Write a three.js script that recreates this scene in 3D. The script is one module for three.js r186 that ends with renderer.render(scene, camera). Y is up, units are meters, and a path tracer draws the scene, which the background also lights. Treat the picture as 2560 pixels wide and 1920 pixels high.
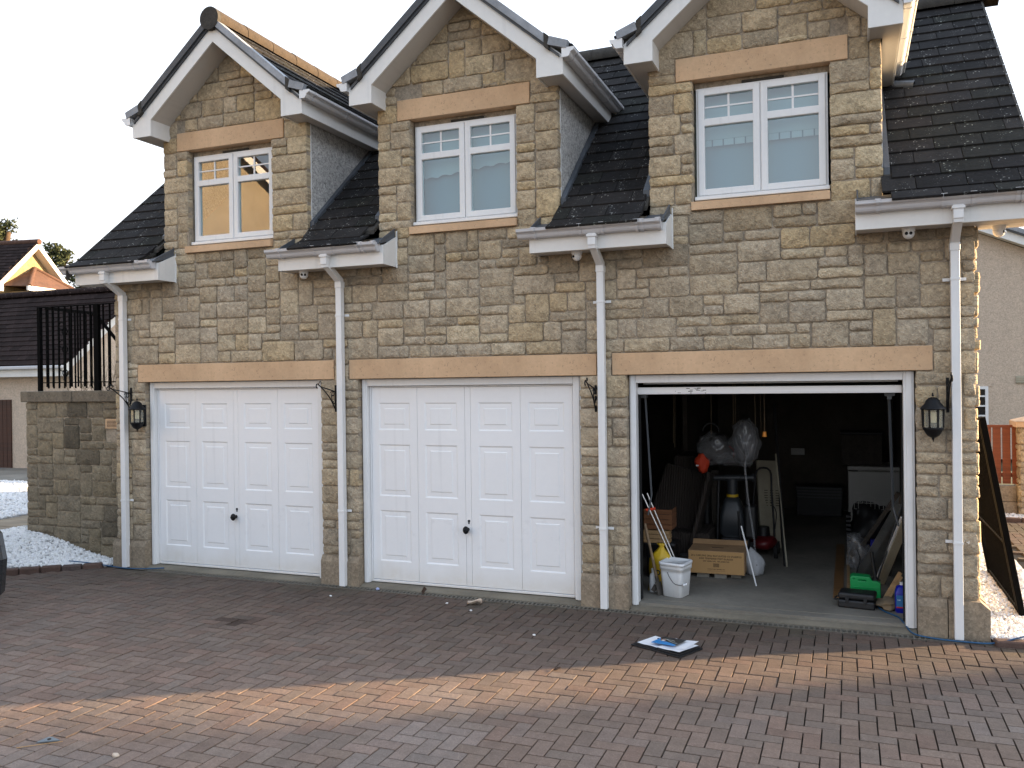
import * as THREE from 'three';
import { mergeGeometries } from 'three/addons/utils/BufferGeometryUtils.js';
import { RoundedBoxGeometry } from 'three/addons/geometries/RoundedBoxGeometry.js';

/* ------------------------------------------------------------------ camera, sky, sun, exposure */
const scene = new THREE.Scene();
const EXPOSURE = 5.0;
const SUN_COLOR = [1.0, 0.72, 0.42], SUN_POWER = 4.6, SUN_ALT = 10.2 * Math.PI / 180;
const SUN_DIR = new THREE.Vector3(0.861 * Math.cos(SUN_ALT), Math.sin(SUN_ALT), -0.508 * Math.cos(SUN_ALT)).normalize();
const SKY_GAIN = 1.85 / EXPOSURE;
const camera = new THREE.PerspectiveCamera(48.24, 4 / 3, 0.05, 900);
camera.position.set(5.7685, 2.1289, 7.699);
camera.rotation.set(-0.0023554, 0.373560, -0.012912, 'YXZ');
scene.add(camera);
const renderer = new THREE.WebGLRenderer({ antialias: true });
renderer.setSize(1024, 768);
renderer.toneMapping = THREE.LinearToneMapping;
renderer.toneMappingExposure = EXPOSURE;
renderer.shadowMap.enabled = true;
renderer.shadowMap.type = THREE.PCFSoftShadowMap;

function mulberry(a) { return () => { a |= 0; a = a + 0x6D2B79F5 | 0; let t = Math.imul(a ^ a >>> 15, 1 | a); t = t + Math.imul(t ^ t >>> 7, 61 | t) ^ t; return ((t ^ t >>> 14) >>> 0) / 4294967296; }; }
// periodic value noise on a size x size grid
function vnoise(size, cx, cy, seed) {
  const r = mulberry(seed), lat = new Float32Array(cx * cy).map(() => r()), out = new Float32Array(size * size);
  for (let y = 0; y < size; y++) {
    const fy = y / size * cy, y0 = Math.floor(fy), ty = fy - y0, sy = ty * ty * (3 - 2 * ty), a = y0 % cy * cx, b = (y0 + 1) % cy * cx;
    for (let x = 0; x < size; x++) {
      const fx = x / size * cx, x0 = Math.floor(fx), tx = fx - x0, sx = tx * tx * (3 - 2 * tx), c = x0 % cx, d = (x0 + 1) % cx;
      out[y * size + x] = (lat[a + c] * (1 - sx) + lat[a + d] * sx) * (1 - sy) + (lat[b + c] * (1 - sx) + lat[b + d] * sx) * sy;
    }
  }
  return out;
}
function fbm(size, c, oct, seed, gain = 0.55, ay = 1) {
  const out = new Float32Array(size * size); let amp = 1, tot = 0;
  for (let o = 0; o < oct; o++) {
    const n = vnoise(size, Math.max(1, c << o), Math.max(1, Math.round((c << o) * ay)), seed + o * 17);
    for (let i = 0; i < out.length; i++) out[i] += n[i] * amp;
    tot += amp; amp *= gain;
  }
  for (let i = 0; i < out.length; i++) out[i] /= tot;
  return out;
}
const clamp = (x, a = 0, b = 1) => Math.min(b, Math.max(a, x)), mix = (a, b, t) => a + (b - a) * t;
const sstep = (a, b, x) => { const t = clamp((x - a) / (b - a)); return t * t * (3 - 2 * t); };
// textures hold linear multipliers; stored as sRGB bytes
const enc = (v) => { v = clamp(v); return Math.round(255 * (v <= 0.0031308 ? 12.92 * v : 1.055 * Math.pow(v, 1 / 2.4) - 0.055)); };
function colorTex(size, f) {
  const d = new Uint8Array(size * size * 4);
  for (let i = 0; i < size * size; i++) { const c = f(i, i % size, Math.floor(i / size)); d[i * 4] = enc(c[0]); d[i * 4 + 1] = enc(c[1]); d[i * 4 + 2] = enc(c[2]); d[i * 4 + 3] = 255; }
  const t = new THREE.DataTexture(d, size, size, THREE.RGBAFormat); t.colorSpace = THREE.SRGBColorSpace; t.wrapS = t.wrapT = THREE.RepeatWrapping; t.magFilter = THREE.LinearFilter; t.minFilter = THREE.LinearMipmapLinearFilter; t.generateMipmaps = true; t.needsUpdate = true; return t;
}
function grayTex(size, f) {
  const d = new Uint8Array(size * size * 4);
  for (let i = 0; i < size * size; i++) { const v = Math.round(255 * clamp(f(i, i % size, Math.floor(i / size)))); d[i * 4] = d[i * 4 + 1] = d[i * 4 + 2] = v; d[i * 4 + 3] = 255; }
  const t = new THREE.DataTexture(d, size, size, THREE.RGBAFormat); t.wrapS = t.wrapT = THREE.RepeatWrapping; t.magFilter = THREE.LinearFilter; t.minFilter = THREE.LinearMipmapLinearFilter; t.generateMipmaps = true; t.needsUpdate = true; return t;
}
{ // one computed sky: pale low winter sun, milky haze, thin cloud, bluer overhead and away from the sun
  const w = 1024, h = 512, d = new Float32Array(w * h * 4), cl = fbm(512, 6, 5, 91, 0.55), cl2 = fbm(512, 3, 4, 191, 0.5);
  const v = new THREE.Vector3();
  for (let y = 0; y < h; y++) for (let x = 0; x < w; x++) {
    const phi = ((x + 0.5) / w - 0.5) * 2 * Math.PI, th = ((y + 0.5) / h - 0.5) * Math.PI;
    v.set(Math.cos(th) * Math.cos(phi), Math.sin(th), Math.cos(th) * Math.sin(phi));
    const cs = v.dot(SUN_DIR), up = clamp(v.y), t = Math.pow(up, 0.5), s = 0.5 + 0.5 * cs;
    let c = [mix(1.12, 0.50, t), mix(1.13, 0.66, t), mix(1.12, 0.92, t)];
    const hz = mix(0.62, 1.25, Math.pow(s, 1.1));
    c = c.map((q) => q * hz);
    const glow = Math.pow(clamp(cs), 5), core = Math.pow(clamp(cs), 40);
    c[0] += 0.75 * glow + 1.6 * core; c[1] += 0.56 * glow + 1.1 * core; c[2] += 0.32 * glow + 0.5 * core;
    const k = 1.0 / (0.25 + up), cu = v.x * k * 60 + 1000, cv = v.z * k * 60 + 1000;   // a flat cloud layer seen from below
    const ix = ((Math.floor(cu) % 512) + 512) % 512, iy = ((Math.floor(cv) % 512) + 512) % 512;
    const q = sstep(0.42, 0.72, cl[iy * 512 + ix] * 0.6 + cl2[iy * 512 + ix] * 0.4) * sstep(0.0, 0.12, v.y);
    const cc = [1.10 * hz + 0.5 * glow, 1.09 * hz + 0.38 * glow, 1.09 * hz + 0.24 * glow];
    c = c.map((a, i) => mix(a, Math.max(a, cc[i]), q * 0.55));
    if (v.y < 0) { const g = sstep(0, -0.06, v.y); c = c.map((a, i) => mix(a, [0.2, 0.19, 0.17][i], g)); }
    const o = (y * w + x) * 4; for (let i = 0; i < 3; i++) d[o + i] = c[i] * SKY_GAIN; d[o + 3] = 1;
  }
  const sky = new THREE.DataTexture(d, w, h, THREE.RGBAFormat, THREE.FloatType);
  sky.mapping = THREE.EquirectangularReflectionMapping; sky.magFilter = THREE.LinearFilter; sky.minFilter = THREE.LinearFilter; sky.wrapS = THREE.RepeatWrapping; sky.needsUpdate = true;
  scene.background = sky; scene.environment = sky;
}
const sun = new THREE.DirectionalLight(new THREE.Color().setRGB(...SUN_COLOR), SUN_POWER);
sun.position.copy(SUN_DIR).multiplyScalar(80); sun.target.position.set(0, 0, 0); sun.castShadow = true; sun.shadow.radius = 1.7;
sun.shadow.mapSize.set(2048, 2048); Object.assign(sun.shadow.camera, { left: -45, right: 45, top: 30, bottom: -30, near: 1, far: 200 });
scene.add(sun, sun.target);

/* ------------------------------------------------------------------ helpers */
const rnd = mulberry(20240117), R = (a, b) => a + (b - a) * rnd(), pick = (a) => a[Math.floor(rnd() * a.length)];
const V = (x, y, z) => new THREE.Vector3(x, y, z);
const names = {};
function numbered(n) { names[n] = (names[n] ?? -1) + 1; return names[n] ? `${n}_${String(names[n]).padStart(3, '0')}` : n; }
function thing(name, label, category, pos = [0, 0, 0], group, kind) {
  const o = new THREE.Group(); o.name = numbered(name); scene.add(o); o.position.set(...pos);
  o.userData = { label, category }; if (group) o.userData.group = group; if (kind) o.userData.kind = kind; return o;
}
function clean(g) {
  let q = g.index ? g.toNonIndexed() : g;
  for (const k of Object.keys(q.attributes)) if (!['position', 'normal', 'uv', 'color'].includes(k)) q.deleteAttribute(k);
  if (!q.attributes.normal) q.computeVertexNormals();
  if (!q.attributes.uv) q.setAttribute('uv', new THREE.BufferAttribute(new Float32Array(q.attributes.position.count * 2), 2));
  return q;
}
function merge(gs) {
  gs = gs.flat(Infinity).map(clean); if (gs.length === 1) return gs[0];
  if (gs.some((g) => g.attributes.color)) for (const g of gs) if (!g.attributes.color) g.setAttribute('color', new THREE.BufferAttribute(new Float32Array(g.attributes.position.count * 3).fill(1), 3));
  return mergeGeometries(gs);
}
// box-projected uv in units of s metres per repeat
function boxUV(g, s, off = [0, 0]) {
  const p = g.attributes.position, uv = new Float32Array(p.count * 2), a = V(), b = V(), c = V();
  for (let i = 0; i < p.count; i += 3) {
    a.fromBufferAttribute(p, i); b.fromBufferAttribute(p, i + 1); c.fromBufferAttribute(p, i + 2);
    const n = b.clone().sub(a).cross(c.clone().sub(a)), x = Math.abs(n.x), y = Math.abs(n.y), z = Math.abs(n.z);
    [a, b, c].forEach((q, k) => { const w = y >= x && y >= z ? [q.x, q.z] : x >= z ? [q.z, q.y] : [q.x, q.y]; uv[(i + k) * 2] = w[0] / s + off[0]; uv[(i + k) * 2 + 1] = w[1] / s + off[1]; });
  }
  g.setAttribute('uv', new THREE.BufferAttribute(uv, 2)); return g;
}
function obj(name, gs, m, parent, extra) {
  const g = merge([gs]);
  if (m.userData.s) boxUV(g, m.userData.s);
  const o = new THREE.Mesh(g, m); o.name = parent ? name : numbered(name); (parent || scene).add(o);
  if (extra) Object.assign(o.userData, extra); return o;
}
const bb = (x0, x1, y0, y1, z0, z1, r = 0) => {
  const w = Math.abs(x1 - x0), h = Math.abs(y1 - y0), d = Math.abs(z1 - z0);
  const g = r ? new RoundedBoxGeometry(w, h, d, 2, Math.min(r, w / 2.01, h / 2.01, d / 2.01)) : new THREE.BoxGeometry(w, h, d);
  return g.translate((x0 + x1) / 2, (y0 + y1) / 2, (z0 + z1) / 2);
};
const cyl = (r0, r1, h, seg = 12) => new THREE.CylinderGeometry(r0, r1, h, seg);
function bar(a, b, r, seg = 8, r2 = r) { // round rod from a to b
  const d = b.clone().sub(a), g = new THREE.CylinderGeometry(r2, r, d.length(), seg);
  g.applyQuaternion(new THREE.Quaternion().setFromUnitVectors(V(0, 1, 0), d.clone().normalize())); return g.translate((a.x + b.x) / 2, (a.y + b.y) / 2, (a.z + b.z) / 2);
}
function sqbar(a, b, w, t, roll = 0, r = 0) { // rectangular bar from a to b, w across, t thick
  const d = b.clone().sub(a), g = r ? new RoundedBoxGeometry(w, d.length(), t, 1, r) : new THREE.BoxGeometry(w, d.length(), t); g.rotateY(roll);
  g.applyQuaternion(new THREE.Quaternion().setFromUnitVectors(V(0, 1, 0), d.clone().normalize())); return g.translate((a.x + b.x) / 2, (a.y + b.y) / 2, (a.z + b.z) / 2);
}
const tube = (pts, r, n = 24, seg = 6) => new THREE.TubeGeometry(new THREE.CatmullRomCurve3(pts), n, r, seg);
const shape = (pts) => { const s = new THREE.Shape(); pts.forEach((p, i) => i ? s.lineTo(...p) : s.moveTo(...p)); s.closePath(); return s; };
const ext = (pts, d, bevel = 0) => new THREE.ExtrudeGeometry(Array.isArray(pts) ? shape(pts) : pts, { depth: d, bevelEnabled: bevel > 0, bevelSize: bevel, bevelThickness: bevel, bevelSegments: 2, curveSegments: 12 });
// extrude a (z, y) profile along x from x0 to x1
const extX = (pts, x0, x1) => ext(pts.map(([z, y]) => [-z, y]), x1 - x0).rotateY(Math.PI / 2).translate(x0, 0, 0);
const rail = (s, rows) => rows;

/* ------------------------------------------------------------------ materials */
const M = {};
function mat(name, rgb, rough, opt = {}) {
  const { s, phys, ...o } = opt, C = phys ? THREE.MeshPhysicalMaterial : THREE.MeshStandardMaterial;
  const m = new C({ roughness: rough, metalness: 0, ...o }); m.color.setRGB(...rgb); m.name = name; if (s) m.userData.s = s; return M[name] = m;
}
{
  const S = 512, a = fbm(S, 6, 5, 11), b = fbm(S, 24, 4, 12, 0.7), c = fbm(S, 3, 3, 13), d = vnoise(S, 128, 128, 14), e = fbm(S, 48, 3, 15, 0.8);
  // rough split stone: mottled, with pale flecks and dark pits
  const rock = colorTex(S, (i) => { const f = sstep(0.60, 0.74, b[i]) * sstep(0.45, 0.7, d[i]), q = 0.50 + 0.52 * a[i] + 0.62 * (b[i] - 0.5) + 0.40 * (e[i] - 0.5), w = c[i]; return [clamp(q * (0.97 + 0.06 * w) + f * 0.22), clamp(q * (0.94 + 0.05 * w) + f * 0.2), clamp(q * (0.88 + 0.08 * w) + f * 0.19)]; });
  const rockB = grayTex(S, (i) => 0.45 * a[i] + 0.35 * b[i] + 0.2 * e[i]);
  mat('stone', [1, 1, 1], 0.95, { map: rock, bumpMap: rockB, bumpScale: 0.034, vertexColors: true });
  mat('mortar', [0.40, 0.345, 0.275], 0.97, { map: rock, bumpMap: rockB, bumpScale: 0.004, s: 0.5 });
  const streak = vnoise(S, 40, 2, 77), streak2 = vnoise(S, 90, 3, 78); const cast = colorTex(S, (i) => { const st = sstep(0.62, 0.95, streak[i] * 0.6 + streak2[i] * 0.4) * sstep(0.35, 0.65, c[i]), pit = sstep(0.80, 0.88, d[i]) * sstep(0.5, 0.6, b[i]), q = 0.86 + 0.30 * (c[i] - 0.5) + 0.14 * (e[i] - 0.5) + 0.16 * (a[i] - 0.5) - 0.22 * st - 0.25 * pit; return [q, q * (0.97 + 0.05 * a[i]), q * (0.93 + 0.10 * a[i])]; });
  const fine = grayTex(S, (i) => e[i] * 0.7 + d[i] * 0.3);
  mat('caststone', [0.68, 0.455, 0.275], 0.9, { map: cast, bumpMap: fine, bumpScale: 0.0015, s: 1.3 });
  mat('plinthstone', [0.33, 0.27, 0.20], 0.93, { map: rock, bumpMap: rockB, bumpScale: 0.006, s: 0.6 });
  mat('paver', [1, 1, 1], 0.9, { phys: true, specularIntensity: 0.35, map: colorTex(S, (i) => { const f = sstep(0.66, 0.8, d[i]) * sstep(0.5, 0.6, b[i]), q = 0.74 + 0.3 * (a[i] - 0.5) + 0.34 * (e[i] - 0.5); return [q + f * 0.5, q + f * 0.5, q + f * 0.5]; }), bumpMap: fine, bumpScale: 0.0035 });
  mat('sand', [0.06, 0.053, 0.04], 1, { map: rock, s: 0.5 });
  mat('slate', [1, 1, 1], 0.95, { phys: true, specularIntensity: 0.25, map: colorTex(S, (i) => { const f = sstep(0.755, 0.81, vn(i)), m = sstep(0.55, 0.7, c[i]) * sstep(0.4, 0.6, b[i]), q = 0.75 + 0.6 * (a[i] - 0.5) + 0.5 * (e[i] - 0.5); return [mix(0.032 * q, 0.028 * q, m) + f * 0.36, mix(0.030 * q, 0.029 * q, m) + f * 0.36, mix(0.029 * q, 0.014 * q, m) + f * 0.33]; }), bumpMap: fine, bumpScale: 0.003 });
  function vn(i) { return d[i] * 0.55 + b[i] * 0.45; }
  mat('render', [0.66, 0.54, 0.43], 0.97, { map: colorTex(S, (i) => { const q = 0.80 + 0.40 * (e[i] - 0.5) + 0.22 * (d[i] - 0.5); return [q, q * 0.985, q * 0.96]; }), bumpMap: grayTex(S, (i) => d[i] * 0.6 + e[i] * 0.4), bumpScale: 0.005, s: 1.6 });
  mat('harl', [0.58, 0.565, 0.535], 0.97, { map: colorTex(S, (i) => { const q = 0.74 + 0.7 * (e[i] - 0.5) + 0.5 * (d[i] - 0.5); return [q, q, q]; }), bumpMap: grayTex(S, (i) => d[i] * 0.6 + e[i] * 0.4), bumpScale: 0.008, s: 1.3 });
  const conc = colorTex(S, (i) => { const q = 0.72 + 0.5 * (c[i] - 0.5) + 0.35 * (a[i] - 0.5) + 0.2 * (e[i] - 0.5); return [q, q * 0.985, q * 0.95]; });
  mat('dampstone', [0.20, 0.17, 0.13], 0.93, { map: rock, bumpMap: rockB, bumpScale: 0.008, s: 0.6 });
  mat('oppositeharl', [0.40, 0.335, 0.25], 0.97, { map: cast, s: 2 });
  mat('concrete', [0.26, 0.24, 0.205], 0.9, { map: conc, bumpMap: fine, bumpScale: 0.002, s: 1.9 });
  mat('threshold', [0.245, 0.215, 0.165], 0.93, { map: conc, bumpMap: rockB, bumpScale: 0.004, s: 0.9 });
  mat('grate', [0.23, 0.21, 0.175], 0.75, { map: conc, s: 0.4, metalness: 0.2 });
  const pvc = colorTex(S, (i) => { const q = 0.93 + 0.13 * (c[i] - 0.5) + 0.06 * (e[i] - 0.5) - 0.06 * sstep(0.6, 0.9, streak2[i] * 0.5 + streak[i] * 0.5); return [q, q * 0.997, q * 0.985]; });
  // door leaf: splash dirt low down, a few runs, rubbed patches about the knob
  const doorT = colorTex(S, (i, x, y) => { const h = y / S * 2.3, n = a[i], k = clamp(sstep(0.34, 0.04, h + 0.22 * (n - 0.5)) * (0.35 + 0.9 * b[i])), run = sstep(0.66, 0.95, streak[i] * 0.5 + streak2[i] * 0.5) * 0.07, sm = sstep(0.30, 0.05, Math.abs(h - 0.66)) * sstep(0.6, 0.75, b[i]) * 0.05, q = 0.955 + 0.07 * (c[i] - 0.5) + 0.03 * (e[i] - 0.5) - run - sm; return [mix(q, 0.62, k * 0.42), mix(q, 0.56, k * 0.46), mix(q, 0.46, k * 0.5)]; });
  mat('upvc', [0.80, 0.80, 0.80], 0.36, { map: pvc, s: 1.7 });
  mat('fascia', [0.80, 0.79, 0.765], 0.42, { map: pvc, s: 2.1 });
  mat('doorwhite', [0.85, 0.85, 0.85], 0.42, { map: doorT, s: 2.3 });
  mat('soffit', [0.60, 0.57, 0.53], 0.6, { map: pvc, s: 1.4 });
  mat('gutterpvc', [0.72, 0.71, 0.70], 0.9, { phys: true, transmission: 0.25, thickness: 0 });
  mat('guttergrey', [0.60, 0.595, 0.61], 0.42, { map: pvc, s: 1.1 });
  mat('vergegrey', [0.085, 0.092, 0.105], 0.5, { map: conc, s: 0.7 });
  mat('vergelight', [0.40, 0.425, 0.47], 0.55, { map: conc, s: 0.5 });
  mat('lead', [0.105, 0.12, 0.145], 0.5, { map: conc, s: 0.6, bumpMap: fine, bumpScale: 0.003 });
  mat('ridge', [0.055, 0.05, 0.043], 0.92, { map: rock, bumpMap: rockB, bumpScale: 0.006, s: 0.4 });
  mat('lichenridge', [0.058, 0.042, 0.028], 0.95, { map: rock, bumpMap: rockB, bumpScale: 0.006, s: 0.5 });
  mat('iron', [0.007, 0.007, 0.008], 0.5, { phys: true, specularIntensity: 0.45 });
  mat('blackpaint', [0.003, 0.003, 0.003], 0.8, { phys: true, specularIntensity: 0.12 });
  mat('jet', [0.004, 0.004, 0.004], 0.9);
  mat('glass', [0.74, 0.93, 0.96], 0.0, { phys: true, transmission: 1, thickness: 0, ior: 2.35, specularColor: new THREE.Color().setRGB(0.80, 0.97, 1.0) });
  mat('lampglass', [0.86, 0.82, 0.66], 0.22, { phys: true, transmission: 0.8, thickness: 0, ior: 1.5 });
  mat('bulb', [0.75, 0.73, 0.66], 0.4);
  mat('galv', [0.34, 0.36, 0.38], 0.42, { metalness: 0.65, map: conc, s: 0.5 });
  mat('alu', [0.72, 0.72, 0.72], 0.28, { metalness: 0.9 });
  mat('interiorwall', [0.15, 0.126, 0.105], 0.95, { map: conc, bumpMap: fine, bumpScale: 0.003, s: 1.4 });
  const wd = fbm(S, 4, 5, 41, 0.6, 0.06), wd2 = fbm(S, 40, 3, 42, 0.6, 0.03);
  const wood = (k) => colorTex(S, (i, x, y) => { const j = x * S + y, q = 0.62 + 0.5 * (wd[j] - 0.5) + 0.4 * (wd2[j] - 0.5) + k * (e[i] - 0.5); return [q, q * 0.95, q * 0.88]; });
  const wt = wood(0.1);
  mat('fencewood', [0.30, 0.085, 0.035], 0.8, { map: wt, s: 1.0 });
  mat('browndoor', [0.085, 0.030, 0.014], 0.6, { map: wt, s: 1.1 });
  mat('pine', [0.52, 0.34, 0.17], 0.75, { map: wt, s: 0.8 });
  mat('laminate', [0.30, 0.165, 0.07], 0.5, { map: wt, s: 0.9 });
  mat('wood', [0.34, 0.25, 0.16], 0.8, { map: wt, s: 0.7 });
  mat('crate', [0.24, 0.10, 0.04], 0.85, { map: wt, s: 0.5 });
  mat('pebble', [0.76, 0.75, 0.735], 0.85, {});
  mat('earth', [0.07, 0.075, 0.035], 1, { map: rock, s: 3 });
  mat('gravelbed', [0.42, 0.42, 0.42], 1, { map: rock, bumpMap: rockB, bumpScale: 0.02, s: 0.35 });
  mat('slab', [0.36, 0.29, 0.205], 0.92, { map: conc, s: 0.8 });
  mat('browntile', [1.0, 0.70, 0.66], 0.95, { phys: true, specularIntensity: 0.2, map: M.slate.map, bumpMap: fine, bumpScale: 0.004, s: 1.7 });
  mat('redtile', [0.11, 0.052, 0.032], 0.9, { map: rock, bumpMap: rockB, bumpScale: 0.01, s: 1.2 });
  mat('goldstone', [0.36, 0.27, 0.14], 0.93, { map: rock, bumpMap: rockB, bumpScale: 0.015, s: 1.1 });
  mat('sheet', [0.80, 0.80, 0.82], 0.6);
  mat('cover', [0.009, 0.009, 0.012], 0.55, { map: conc, s: 0.3 });
  mat('cardboard', [0.43, 0.26, 0.13], 0.85, { map: cast, s: 0.5 });
  mat('bucket', [0.80, 0.805, 0.81], 0.4, { map: pvc, s: 0.5 });
  mat('yellow', [0.62, 0.40, 0.012], 0.5, { map: cast, s: 0.4 });
  mat('green', [0.005, 0.30, 0.075], 0.38);
  mat('bluejug', [0.006, 0.012, 0.33], 0.35);
  mat('bluehose', [0.012, 0.075, 0.17], 0.45);
  mat('blackplastic', [0.014, 0.014, 0.016], 0.5, { map: conc, bumpMap: fine, bumpScale: 0.002, s: 0.3 });
  mat('greyplastic', [0.025, 0.028, 0.032], 0.42);
  mat('armsteel', [0.06, 0.066, 0.072], 0.5);
  mat('film', [0.80, 0.81, 0.83], 0.13, { phys: true, transmission: 0.86, thickness: 0, ior: 1.5 });
  mat('redcloth', [0.62, 0.05, 0.012], 0.7);
  mat('redpaint', [0.11, 0.008, 0.010], 0.4);
  mat('cream', [0.46, 0.42, 0.32], 0.5, { map: cast, s: 0.7 });
  mat('whitegoods', [0.45, 0.44, 0.41], 0.35);
  mat('orange', [0.9, 0.32, 0.03], 0.4);
  mat('wicker', [0.030, 0.022, 0.017], 0.7, { bumpScale: 0.01, s: 0.22, bumpMap: grayTex(256, (i, x, y) => 0.5 + 0.5 * Math.sin(x / 256 * Math.PI * 16 + (Math.floor(y / 16) % 2) * Math.PI) * Math.sin(y / 256 * Math.PI * 16)) });
  mat('sackwhite', [0.46, 0.47, 0.49], 0.5, { map: cast, s: 0.3 });
  mat('grime', [0.09, 0.08, 0.07], 0.95, { map: rock, s: 0.3 });
  mat('carpaint', [0.018, 0.022, 0.026], 0.25, { phys: true, clearcoat: 1, clearcoatRoughness: 0.05 });
  mat('rubber', [0.012, 0.012, 0.012], 0.9);
  mat('darkglass', [0.01, 0.012, 0.014], 0.05);
  mat('bark', [0.10, 0.065, 0.04], 1, { map: rock, s: 0.8 });
  mat('needle', [0.050, 0.062, 0.022], 0.9, { phys: true, side: THREE.DoubleSide });
  mat('twig', [0.19, 0.14, 0.085], 1);
  mat('blind', [0.34, 0.43, 0.45], 0.8);
  mat('reflection_panel', [0.155, 0.245, 0.275], 0.9);
  mat('roomwall', [0.30, 0.40, 0.46], 0.9);
}
/* ------------------------------------------------------------------ stonework */
// snecked rubble: split the rectangle into stones on a grid, leaving the blocked rectangles free
function rubble(x0, x1, y0, y1, blocked, r, ux = 0.06, uy = 0.0905, tall = 0.55) {
  const nx = Math.round((x1 - x0) / ux), ny = Math.round((y1 - y0) / uy), occ = new Uint8Array(nx * ny), out = [];
  const isB = (cx, cy) => blocked.some((b) => cx > b[0] && cx < b[1] && cy > b[2] && cy < b[3]);
  for (let j = 0; j < ny; j++) for (let i = 0; i < nx; i++) if (isB(x0 + (i + 0.5) * ux, y0 + (j + 0.5) * uy)) occ[j * nx + i] = 2;
  const free = (i, j) => i >= 0 && i < nx && j >= 0 && j < ny && !occ[j * nx + i];
  for (let j = 0; j < ny; j++) for (let i = 0; i < nx; i++) {
    if (!free(i, j)) continue;
    let run = 0; while (run < 12 && free(i + run, j)) run++;
    let h = r() < tall ? (r() < 0.07 ? 3 : 2) : 1;
    let w = h === 1 ? 3 + Math.floor(r() * 4.4) : h === 2 ? 3 + Math.floor(Math.pow(r(), 0.9) * 5) : 3 + Math.floor(r() * 2);
    if (w > run) w = run; if (run - w === 1) w = run <= 7 ? run : w - 1;
    if (w === 1) h = 1 + (r() < 0.6 ? 1 : 0);
    let hh = 1; while (hh < h) { let ok = true; for (let k = 0; k < w; k++) if (!free(i + k, j + hh)) ok = false; if (!ok) break; hh++; }
    for (let a = 0; a < hh; a++) for (let k = 0; k < w; k++) occ[(j + a) * nx + i + k] = 1;
    let q = [x0 + i * ux, x0 + (i + w) * ux, y0 + j * uy, y0 + (j + hh) * uy];
    if (i + w >= nx) q[1] = x1; if (j + hh >= ny) q[3] = y1;
    for (const b of blocked) {
      if (q[2] < b[3] - 0.01 && q[3] > b[2] + 0.01) {
        if (q[0] < b[0] && b[0] - q[1] < ux * 0.6) q[1] = b[0]; if (q[1] > b[1] && q[0] - b[1] < ux * 0.6) q[0] = b[1];
      }
      if (q[0] < b[1] - 0.01 && q[1] > b[0] + 0.01) {
        if (q[2] < b[2] && b[2] - q[3] < uy * 0.6) q[3] = b[2]; if (q[3] > b[3] && q[2] - b[3] < uy * 0.6) q[2] = b[3];
      }
    }
    if (q[1] - q[0] > 0.03 && q[3] - q[2] > 0.025) out.push(q);
  }
  return out;
}
function clipHalf(poly, a, b, c) { // keep a*u + b*v <= c
  const out = [];
  poly.forEach((p, i) => {
    const q = poly[(i + 1) % poly.length], dp = a * p[0] + b * p[1] - c, dq = a * q[0] + b * q[1] - c;
    if (dp <= 0) out.push(p);
    if (dp * dq < 0) { const t = dp / (dp - dq); out.push([mix(p[0], q[0], t), mix(p[1], q[1], t)]); }
  });
  return out;
}
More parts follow.
